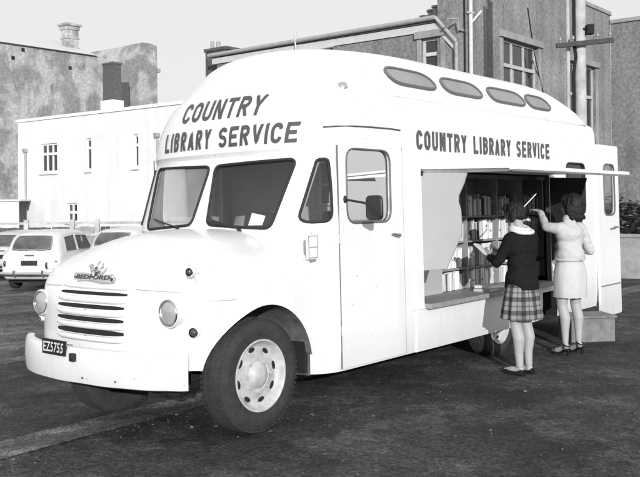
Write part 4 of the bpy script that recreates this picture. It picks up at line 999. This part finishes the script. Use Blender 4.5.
# ================================================================== PARKED CARS
CARW=mat('pale_car_paint',.66,.35,var=.02,scale=5,coat=.4); CGLASS=mat('car_glass',.10,.2,spec=.25,var=.5,scale=2.5)
def make_car(label,X,Y,ang,tone,estate=True):
    z0=hgt(X,Y); t=thing('parked_car',label,'car',(X,Y,z0),ang,'cars parked in the yard')
    # stations along the car, rear to front: y, half width, belt z, roof z, roof half width, bottom z
    S=[(0,.60,.72,.74,.45,.40),(.03,.70,.84,.90,.52,.32),(.10,.735,.88,1.02,.56,.28),(.24,.75,.90,1.22,.575,.26),(.40,.755,.90,1.355,.585,.25),(.65,.76,.90,1.41,.595,.25),(1.2,.765,.90,1.435,.60,.25),(1.8,.765,.90,1.43,.60,.25),(2.2,.765,.90,1.385,.59,.25),(2.5,.765,.90,1.16,.58,.25),(2.72,.76,.90,.955,.56,.25),(3.0,.755,.88,.90,.55,.25),(3.4,.745,.84,.86,.5,.26),(3.7,.72,.76,.80,.45,.30),(3.82,.62,.62,.68,.38,.36)]
    def ring(s):
        y,h,zb,zr,rh,z=s
        half=[(h*.86,z),(h*.97,z+.08),(h,(z+zb)/2),(h*.985,zb-.06),(h*.93,zb)]+[(h*.93+(rh-h*.93)*f,zb+(zr-.10-zb)*f) if zr-.1>zb else (h*.93+(rh-h*.93)*f,zb+(zr-zb)*f*.6) for f in (.5,1)]+[(rh*.86,zr-.028),(rh*.5,zr),(0,zr+.006)]
        return [(a,y,b) for a,b in half]+[(-a,y,b) for a,b in reversed(half[:-1])]
    bm=bmesh.new(); loft(bm,[ring(s) for s in S]); m=mat('car_paint_%d'%(tone*100),tone,.35,var=.03,scale=5,coat=.4)
    o=obj('body',bm,m,t,smooth=50)
    def bodypt(y,zf,side):  # on the side glass: zf 0 belt .. 1 roof
        for a,b in zip(S,S[1:]):
            if a[0]<=y<=b[0]:
                f=(y-a[0])/(b[0]-a[0]); q=[u+(v-u)*f for u,v in zip(a,b)]; break
        h,zb,zr,rh=q[1:5]; return Vector((side*(h*.93+(rh-h*.93)*zf+.008),y,zb+(zr-.10-zb)*zf))
    for sd in (1,-1):
        for (ya,yb,yc,yd) in ((.52,1.22,1.22,.60),(1.32,2.30,2.10,1.32)):
            pts=[bodypt(ya,.10,sd),bodypt(yb,.10,sd),bodypt(yc,.92,sd),bodypt(yd,.92,sd)]
            g=pane('side_window',pts if sd>0 else pts[::-1],CGLASS,t); bm=bmesh.new(); tube(bm,[p+Vector((sd*.004,0,0)) for p in pts],.012,6,True); obj('window_trim',bm,CHROME,g)
    rp=[Vector((x,y,z)) for x,y,z in [(.50,.085,.945),(.545*.9,.20,1.13),(.44,.335,1.275),(-.44,.335,1.275),(-.545*.9,.20,1.13),(-.50,.085,.945)]]
    # lay the rear glass on the sloping back
    cb_=BVHTree.FromPolygons([v.co.copy() for v in o.data.vertices],[list(p.vertices) for p in o.data.polygons])
    def back(x,z):
        h_=cb_.ray_cast(Vector((x,-2,z-.02)),Vector((0,1,0)))
        if h_[0] is not None: return h_[0].y+.008
        for a,b in zip(S,S[1:]):
            if a[3]<=z<=b[3]: f=(z-a[3])/(b[3]-a[3]); return a[0]+(b[0]-a[0])*f
        return .4
    poly=chaikin([(-.50,.99),(.50,.99),(.44,1.32),(-.44,1.32)],2)
    bm=bmesh.new(); rows=[]
    for zi in range(9):
        z=.985+.34*zi/8; hw_=(.50-.06*zi/8)*(.93 if zi in(0,8) else 1); rows.append([bm.verts.new((x*hw_,back(x*hw_,z+.02)-.022,z)) for x in (-1,-.6,-.2,.2,.6,1)])
    for ra,rb in zip(rows,rows[1:]):
        for i in range(5): bm.faces.new((ra[i],ra[i+1],rb[i+1],rb[i]))
    g=obj('rear_window',bm,CGLASS,t,smooth=180); bm=bmesh.new(); tube(bm,[Vector((x,back(x,z+.02)-.024,z)) for x,z in poly],.016,6,True); obj('window_trim',bm,CHROME,g)
    bm=bmesh.new(); tube(bm,[(-.76,.25,.42),(-.74,.0,.42),(-.55,-.07,.42),(0,-.10,.42),(.55,-.07,.42),(.74,.0,.42),(.76,.25,.42)],.05,8); bu=obj('bumper',bm,CHROME,t,smooth=60)
    for x in (-.35,.35): bm=bmesh.new(); box(bm,(x,-.11,.44),(.05,.05,.16)); obj('overrider',bm,CHROME,bu,bevel=.01)
    bm=bmesh.new(); box(bm,(-.02,.0,.68),(.40,.03,.12)); obj('number_plate',bm,PLATE,t,bevel=.004)
    bm=bmesh.new(); box(bm,(0,.0,.87),(.24,.08,.03)); obj('boot_handle',bm,CHROME,t,bevel=.008)
    for x in (-.63,.63):
        bm=bmesh.new(); sph(bm,(x,.03,.66),(.045,.05,.09),2); obj('tail_lamp',bm,AMBER,t,smooth=180)
    for x in (-.66,.66):
        for y in (.72,3.1):
            bm=bmesh.new(); ax=(1 if x>0 else -1,0,0); lathe(bm,[(-.09,.2),(-.09,.27),(-.06,.29),(.06,.29),(.09,.27),(.095,.2),(.08,.19),(.09,.1),(.10,.001)],(x,y,.29),ax,24); wl=obj('wheel',bm,TYRE,t,smooth=40)
            bm=bmesh.new(); lathe(bm,[(.085,.15),(.11,.12),(.115,.001)],(x,y,.29),ax,20); obj('hub_cap',bm,CHROME,wl,smooth=50)
    bm=bmesh.new(); bx(bm,(-.6,.3,.18),(.6,3.5,.30)); obj('underside',bm,DARK,t)
    return t
make_car('white estate car seen from behind, rear window and black number plate facing the van',-7.0,20.6,rad(-4),.66)
make_car('pale car half hidden at the far left behind the white estate',-9.7,26.0,rad(-8),.50)
make_car('pale car half hidden by the van bonnet, right of the white estate',-5.35,21.6,rad(-16),.62)
# ================================================================== STEP BOX
sb=thing('step_box','wooden step box standing on the road below the open rear door','step',(2.93,9.45,0),rad(8))
STEPW=mat('worn_step_timber',.17,.85,var=.3,scale=10,bump=.003,bscale=30,var2=.2)
bm=bmesh.new(); bx(bm,(-.25,-.17,0),(.25,-.15,.255)); obj('front_board',bm,STEPW,sb,bevel=.004)
bm=bmesh.new(); bx(bm,(-.25,.15,0),(.25,.17,.255)); obj('back_board',bm,STEPW,sb,bevel=.004)
for s in (-1,1): bm=bmesh.new(); bx(bm,(s*.25,-.1495,0),(s*.23,.1495,.255)); obj('end_board',bm,STEPW,sb,bevel=.004)
bm=bmesh.new(); bx(bm,(-.265,-.19,.257),(.265,.185,.285)); obj('tread',bm,STEPW,sb,bevel=.006)
# ================================================================== PEOPLE
SKIN=mat('skin',.36,.6,var=.05,scale=12); NYLON=mat('stocking',.38,.6,var=.05,scale=10)
HAIRM=mat('dark_hair',.016,.6,var=.5,scale=60,bump=.006,bscale=110,spec=.25); HAIRL=mat('brown_hair',.05,.5,var=.5,scale=40,bump=.004,bscale=80)
KNITD=mat('dark_knit',.013,.95,var=.25,scale=30,bump=.002,bscale=120,spec=.1); KNITW=mat('cream_knit',.50,.9,var=.06,scale=20,bump=.003,bscale=70,var2=.05)
CLOTHW=mat('pale_skirt_cloth',.52,.85,var=.05,scale=20,var2=.04); SHOED=mat('black_leather',.012,.3); COLLAR=mat('white_blouse',.68,.8)
def plaid():
    m=bpy.data.materials.new('tartan_wool'); m.use_nodes=True; nt=m.node_tree; N=nt.nodes; L=nt.links; b=N['Principled BSDF']; b.inputs['Roughness'].default_value=.9; b.inputs['Specular IOR Level'].default_value=.1
    tc=N.new('ShaderNodeTexCoord'); sx=N.new('ShaderNodeSeparateXYZ'); L.new(tc.outputs['Object'],sx.inputs[0])
    def M(op,a,bv=None):
        n=N.new('ShaderNodeMath'); n.operation=op
        (L.new(a,n.inputs[0]) if not isinstance(a,(int,float)) else setattr(n.inputs[0],'default_value',a))
        if bv is not None: (L.new(bv,n.inputs[1]) if not isinstance(bv,(int,float)) else setattr(n.inputs[1],'default_value',bv))
        return n.outputs[0]
    ang=M('MULTIPLY',M('ARCTAN2',sx.outputs['X'],sx.outputs['Y']),.155)
    def stripes(v,per):
        f=M('FRACT',M('DIVIDE',M('ADD',v,5.0),per))
        dark=M('MULTIPLY',M('LESS_THAN',f,.34),.62); line=M('MULTIPLY',M('LESS_THAN',M('ABSOLUTE',M('SUBTRACT',f,.66)),.05),.45)
        return M('SUBTRACT',1.0,M('MAXIMUM',dark,line))
    c=M('MULTIPLY',M('MULTIPLY',stripes(sx.outputs['Z'],.118),stripes(ang,.105)),.25)
    n=N.new('ShaderNodeTexNoise'); n.inputs['Scale'].default_value=60; L.new(tc.outputs['Object'],n.inputs['Vector'])
    c2=M('MULTIPLY',c,M('ADD',M('MULTIPLY',n.outputs['Fac'],.5),.75)); L.new(c2,b.inputs['Base Color']); return m
def hand(bm,w,fwd,up,size=1.0,curl=.5,thumb=1):
    """palm, four bent fingers of different lengths and a thumb leaving the side of the palm; up = back of hand"""
    w=Vector(w); f=Vector(fwd).normalized(); u=Vector(up); u=(u-f*u.dot(f)).normalized(); s=f.cross(u)*thumb
    for t in (-1,-.35,.35,1): caps(bm,w+s*t*.018*size,.013*size,w+f*.075*size+s*t*.028*size,.012*size,8,1)
    for k,(t,l) in enumerate(((1.05,.066),(.36,.074),(-.36,.070),(-1.05,.055))):
        b=w+f*.082*size+s*t*.027*size; d=f
        for j in range(3):
            d=(d-u*curl*(.5+.25*j)).normalized(); e=b+d*l*size*(.45 if j==0 else .3); caps(bm,b,(.0092-.0006*j)*size,e,(.0088-.0008*j)*size,8,1); b=e
    b=w+f*.022*size+s*.022*size; e=b+(f*.5+s*.75-u*.15).normalized()*.042*size; caps(bm,b,.013*size,e,.010*size,8,1); caps(bm,e,.010*size,e+(f*.9+s*.2-u*.25).normalized()*.032*size,.0085*size,8,1)
def ell_rings(prof,n=72,pleats=0):
    out=[]
    for z,rx,ry,oy,pl in prof:
        out.append([(math.cos(2*PI*k/n)*(rx+pl*math.cos(pleats*2*PI*k/n)),oy+math.sin(2*PI*k/n)*(ry+pl*math.cos(pleats*2*PI*k/n)),z) for k in range(n)])
    return out
def cutz(o,z):
    bm=bmesh.new(); bm.from_mesh(o.data); bmesh.ops.bisect_plane(bm,geom=bm.verts[:]+bm.edges[:]+bm.faces[:],plane_co=(0,0,z),plane_no=(0,0,-1),clear_outer=True); bm.to_mesh(o.data); bm.free(); finish(o.data,180)
def head(bm,c,pitch=0,yawa=0,s=1.0):
    c=Vector(c); q=Matrix.Rotation(yawa,3,'Z')@Matrix.Rotation(-pitch,3,'X'); P=lambda x,y,z: c+q@Vector((x,y,z))*s
    sph(bm,P(0,-.005,.02),(.074*s,.092*s,.092*s),2,q); sph(bm,P(0,.03,-.045),(.055*s,.058*s,.068*s),2,q); sph(bm,P(0,.062,-.088),(.026*s,.02*s,.02*s),1,q)
    caps(bm,P(0,.088,.01),.009*s,P(0,.106,-.026),.013*s,8,1); sph(bm,P(0,.086,-.055),(.024*s,.012*s,.009*s),1,q)
    for x in (-1,1): sph(bm,P(x*.072,-.005,-.008),(.010*s,.02*s,.032*s),1,q); sph(bm,P(x*.030,.078,.012),(.014*s,.012*s,.009*s),1,q); sph(bm,P(x*.033,.060,-.025),(.022*s,.025*s,.022*s),1,q)
    return P
def eyes(P,parent):
    for x in (-1,1):
        bm=bmesh.new(); sph(bm,P(x*.030,.087,.010),(.009,.006,.006),1); obj('eye',bm,SHOED,parent,smooth=180)
def crease(o,amp,sc,st=(1,1,1)):
    me=o.data; me.update(); nn=[v.normal.copy() for v in me.vertices]
    for v,n in zip(me.vertices,nn):
        q=Vector((v.co.x*st[0],v.co.y*st[1],v.co.z*st[2]))*sc
        v.co+=n*amp*(noise.noise(q)+.5*noise.noise(q*2.3+Vector((5,1,2))))
# ---------- woman in the dark cardigan and tartan skirt
w1=thing('person','woman in dark cardigan and short tartan skirt reading an open book at the hatch','person',(1.80,7.66,0),rad(38))
bm=bmesh.new()
for s in (-1,1):
    hip=(s*.082,0,.80); kn=(s*.072,.015,.455); an=(s*.062,-.02,.085)
    caps(bm,hip,.068,(s*.074,.008,.62),.070,14); caps(bm,(s*.074,.008,.62),.070,kn,.052,14); caps(bm,kn,.051,(s*.07,-.018,.33),.054,14); caps(bm,(s*.07,-.018,.33),.054,(s*.064,-.012,.2),.040,14); caps(bm,(s*.064,-.012,.2),.040,an,.033,14)
    caps(bm,(s*.062,-.03,.045),.031,(s*.068,.06,.04),.030,10); caps(bm,(s*.068,.06,.04),.030,(s*.072,.13,.028),.022,10)
sph(bm,(0,0,.86),(.135,.10,.12),3); sph(bm,(0,.0,1.0),(.125,.09,.16),3); sph(bm,(0,.0,1.13),(.135,.088,.13),3)
caps(bm,(0,.005,1.24),.056,(0,.045,1.36),.046,12)
P1=head(bm,(0,.075,1.425),.42,.1)
wl=Vector((-.15,.25,1.05)); wr=Vector((.03,.28,1.05))
for s,el,wr_ in ((-1,(-.225,.09,1.0),wl),(1,(.215,.10,1.0),wr)): caps(bm,(s*.140,0,1.215),.036,el,.030,12); caps(bm,el,.029,wr_,.023,12)
hand(bm,wl,(.25,.6,.35),(-.8,.0,.5),.95,.35,1); hand(bm,wr,(-.25,.6,.35),(.8,0,.5),.95,.35,-1)
body1=remesh(obj('body',bm,SKIN,w1),.0055,3); eyes(P1,body1)
bm=bmesh.new()
sph(bm,(0,0,.86),(.168,.128,.15),3); sph(bm,(0,0,1.0),(.148,.114,.17),3); sph(bm,(0,.0,1.14),(.168,.116,.14),3); caps(bm,(-.135,.0,1.215),.068,(.135,.0,1.215),.068,12); sph(bm,(0,-.02,1.22),(.12,.085,.075),2)
caps(bm,(0,0,.70),.15,(0,0,.85),.15,16)
for s,el,wr_ in ((-1,Vector((-.225,.09,1.0)),wl),(1,Vector((.215,.10,1.0)),wr)): caps(bm,(s*.150,0,1.215),.062,el,.047,12); caps(bm,el,.046,el+(wr_-el)*.86,.034,12)
cd=remesh(obj('cardigan',bm,KNITD,w1),.011,5); cutz(cd,.765); crease(cd,.009,9,(1,1,1.6))
bm=bmesh.new(); loft(bm,ell_rings([(.84,.140,.112,0,0),(.78,.158,.124,0,.001),(.70,.176,.139,0,.004),(.60,.192,.153,0,.009),(.505,.204,.163,0,.013),(.50,.202,.161,0,.013)],120,11),cap0=True,cap1=False); obj('tartan_skirt',bm,plaid(),w1,smooth=180)
bm=bmesh.new()
tube(bm,[(.115*math.cos(a),.0+.085*math.sin(a),1.285+.02*math.sin(a)) for a in [2*PI*k/24 for k in range(24)]],.021,8,True); tube(bm,[(.08*math.cos(a),.015+.068*math.sin(a),1.312+.02*math.sin(a)) for a in [2*PI*k/24 for k in range(24)]],.020,8,True)
remesh(obj('blouse_collar',bm,COLLAR,w1),.007,3)
bm=bmesh.new(); sph(bm,P1(0,-.018,.026),(.082,.094,.098),3); sph(bm,P1(0,-.05,-.025),(.066,.046,.05),2); sph(bm,P1(0,.03,.075),(.07,.06,.045),2)
for s in (-1,1): sph(bm,P1(s*.062,-.01,-.02),(.026,.048,.055),2)
hr=remesh(obj('hair',bm,HAIRM,w1),.0045,3); crease(hr,.007,16,(2.4,2.4,.7)); crease(hr,.0035,46,(2,2,.35))
for s in (-1,1):
    bm=bmesh.new(); loft(bm,[[(s*.066+x*sx*.040,-.066+t*.225,z) for x,z in [(-1,.004),(1,.004),(1,h*.5),(.7,h),(-.7,h),(-1,h*.5)]] for t,sx,h in [(0,.6,.05),(.12,.8,.058),(.35,.75,.048),(.6,.95,.042),(.82,.95,.042),(.96,.65,.034),(1,.35,.022)]])
    obj('shoe',bm,SHOED,w1,smooth=60)
w1m=w1.matrix_basis.copy(); w1m=Matrix.Translation(w1.location)@Matrix.Rotation(rad(38),4,'Z')
bk=thing('open_book','open white book held in both hands by the woman in the cardigan','book'); bk.matrix_world=w1m@Matrix.Translation((-.06,.36,1.085))@Matrix.Rotation(.6,4,'X')@Matrix.Scale(.85,4)
for s in (-1,1):
    bm=bmesh.new(); prism(bm,[(0,-.10,0),(s*.14,-.10,.028),(s*.14,-.10,.032),(0,-.10,.004)],(0,.20,0)); obj('cover',bm,BM['mid grey'],bk)
    bm=bmesh.new(); prism(bm,[(0,-.095,.005),(s*.135,-.095,.033),(s*.13,-.095,.045),(s*.06,-.095,.035),(s*.01,-.095,.018)],(0,.19,0)); obj('page_block',bm,COLLAR,bk,smooth=40)
bm=bmesh.new(); a=w1m@P1(.03,-.095,.03); b=a+Vector((.115,.02,.115)); cyl(bm,a,b,.0055,n=8); cyl(bm,b,b+(b-a).normalized()*.012,.0055,.001,8)
tag(obj('pencil',bm,COLLAR,smooth=50),'white pencil tucked into the hair of the woman in the dark cardigan','pencil')
# ---------- woman in the cream sweater
w2=thing('person','woman with dark bobbed hair in cream sweater and pale skirt reaching up to the shelves','person',(2.50,8.58,0),rad(30))
bm=bmesh.new()
for s in (-1,1):
    hip=(s*.085,0,.87); kn=(s*.092,.02,.50); an=(s*.093,-.02,.135)
    caps(bm,hip,.072,(s*.084,.01,.68),.072,14); caps(bm,(s*.084,.01,.68),.072,kn,.051,14); caps(bm,kn,.050,(s*.092,-.02,.37),.052,14); caps(bm,(s*.092,-.02,.37),.052,(s*.093,-.018,.24),.038,14); caps(bm,(s*.093,-.018,.24),.038,an,.030,14)
    caps(bm,(s*.093,-.035,.095),.028,(s*.096,.07,.045),.026,10); caps(bm,(s*.096,.07,.045),.027,(s*.10,.135,.03),.020,10)
sph(bm,(0,0,.90),(.155,.115,.14),3); sph(bm,(0,0,1.05),(.12,.09,.15),3); sph(bm,(0,0,1.18),(.13,.088,.12),3)
caps(bm,(0,.0,1.29),.056,(.045,.01,1.40),.046,12)
P2=head(bm,(.055,.03,1.485),.10,.35)
el=Vector((-.205,.12,1.285)); wl=Vector((-.105,.30,1.43)); er=Vector((.255,-.03,1.03)); wr=Vector((.20,.20,1.06))
caps(bm,(-.14,0,1.262),.036,el,.030,12); caps(bm,el,.029,wl,.022,12); caps(bm,(.14,0,1.262),.036,er,.030,12); caps(bm,er,.029,wr,.022,12)
hand(bm,wl,(.05,.9,.25),(0,-.2,1),.95,.55,1); hand(bm,wr,(-.3,.9,.1),(.9,.2,.3),.95,.45,-1)
body2=remesh(obj('body',bm,NYLON,w2),.0055,3); eyes(P2,body2)
bm=bmesh.new()
sph(bm,(0,0,1.0),(.148,.115,.12),3); sph(bm,(0,0,1.1),(.142,.11,.15),3); sph(bm,(0,0,1.2),(.165,.115,.13),3); caps(bm,(-.13,0,1.268),.062,(.13,0,1.268),.062,12); caps(bm,(0,0,1.29),.075,(0,.012,1.345),.064,12); caps(bm,(0,0,.90),.145,(0,0,1.0),.15,16)
caps(bm,(-.150,0,1.262),.060,el,.047,12); caps(bm,el,.045,el+(wl-el)*.9,.032,12); caps(bm,(.150,0,1.262),.060,er,.046,12); caps(bm,er,.044,er+(wr-er)*.8,.042,12)
sw=remesh(obj('sweater',bm,KNITW,w2),.010,5); cutz(sw,.945); crease(sw,.010,8,(1,1,1.8))
bm=bmesh.new(); tube(bm,[(.157*math.cos(a),.0+.12*math.sin(a),.955) for a in [2*PI*k/32 for k in range(32)]],.014,8,True); obj('sweater_rib',bm,KNITW,w2,smooth=180)
bm=bmesh.new(); loft(bm,ell_rings([(1.0,.13,.10,0,0),(.95,.142,.11,0,0),(.87,.172,.132,-.004,.001),(.78,.180,.140,-.004,.002),(.68,.178,.142,0,.003),(.585,.180,.145,0,.004),(.578,.177,.142,0,.004)],96,7),cap0=True,cap1=False); crease(obj('skirt',bm,CLOTHW,w2,smooth=180),.007,9,(1.4,1.4,.6))
bm=bmesh.new(); sph(bm,P2(0,-.022,.025),(.094,.104,.108),3); sph(bm,P2(0,-.050,-.055),(.092,.070,.085),3); sph(bm,P2(0,-.058,-.115),(.092,.058,.045),2); sph(bm,P2(0,.035,.08),(.075,.06,.045),2)
for s in (-1,1): sph(bm,P2(s*.074,-.005,-.045),(.030,.052,.085),2); sph(bm,P2(s*.086,-.035,-.115),(.030,.035,.030),2)
hr=remesh(obj('hair',bm,HAIRM,w2),.0045,3); crease(hr,.009,14,(2.2,2.2,.7)); crease(hr,.004,42,(2,2,.35))
for s in (-1,1):
    x=s*.096; bm=bmesh.new()
    loft(bm,[[(x+q*wd,y,z+dz) for q,dz in [(-1,0),(1,0),(1,.010),(-1,.010)]] for y,z,wd in [(-.075,.062,.022),(-.03,.052,.022),(.04,.016,.024),(.10,.002,.030),(.15,.002,.026),(.172,.003,.012)]])
    sh=obj('shoe',bm,SHOED,w2)
    bm=bmesh.new(); cyl(bm,(x,-.062,0),(x,-.058,.063),.009,.018,10); obj('heel',bm,SHOED,sh,smooth=50)
    bm=bmesh.new(); tube(bm,[(x+.036*math.cos(a),-.035+.042*math.sin(a),.112+.012*math.sin(a)) for a in [2*PI*k/20 for k in range(20)]],.006,6,True); tube(bm,[(x+.03*math.cos(a),.105,.012+.042*math.sin(a)) for a in [PI*k/10 for k in range(11)]],.012,6); tube(bm,[(x-.036,-.02,.11),(x-.034,-.05,.06)],.006,6); tube(bm,[(x+.036,-.02,.11),(x+.034,-.05,.06)],.006,6); obj('strap',bm,SHOED,sh,smooth=180)
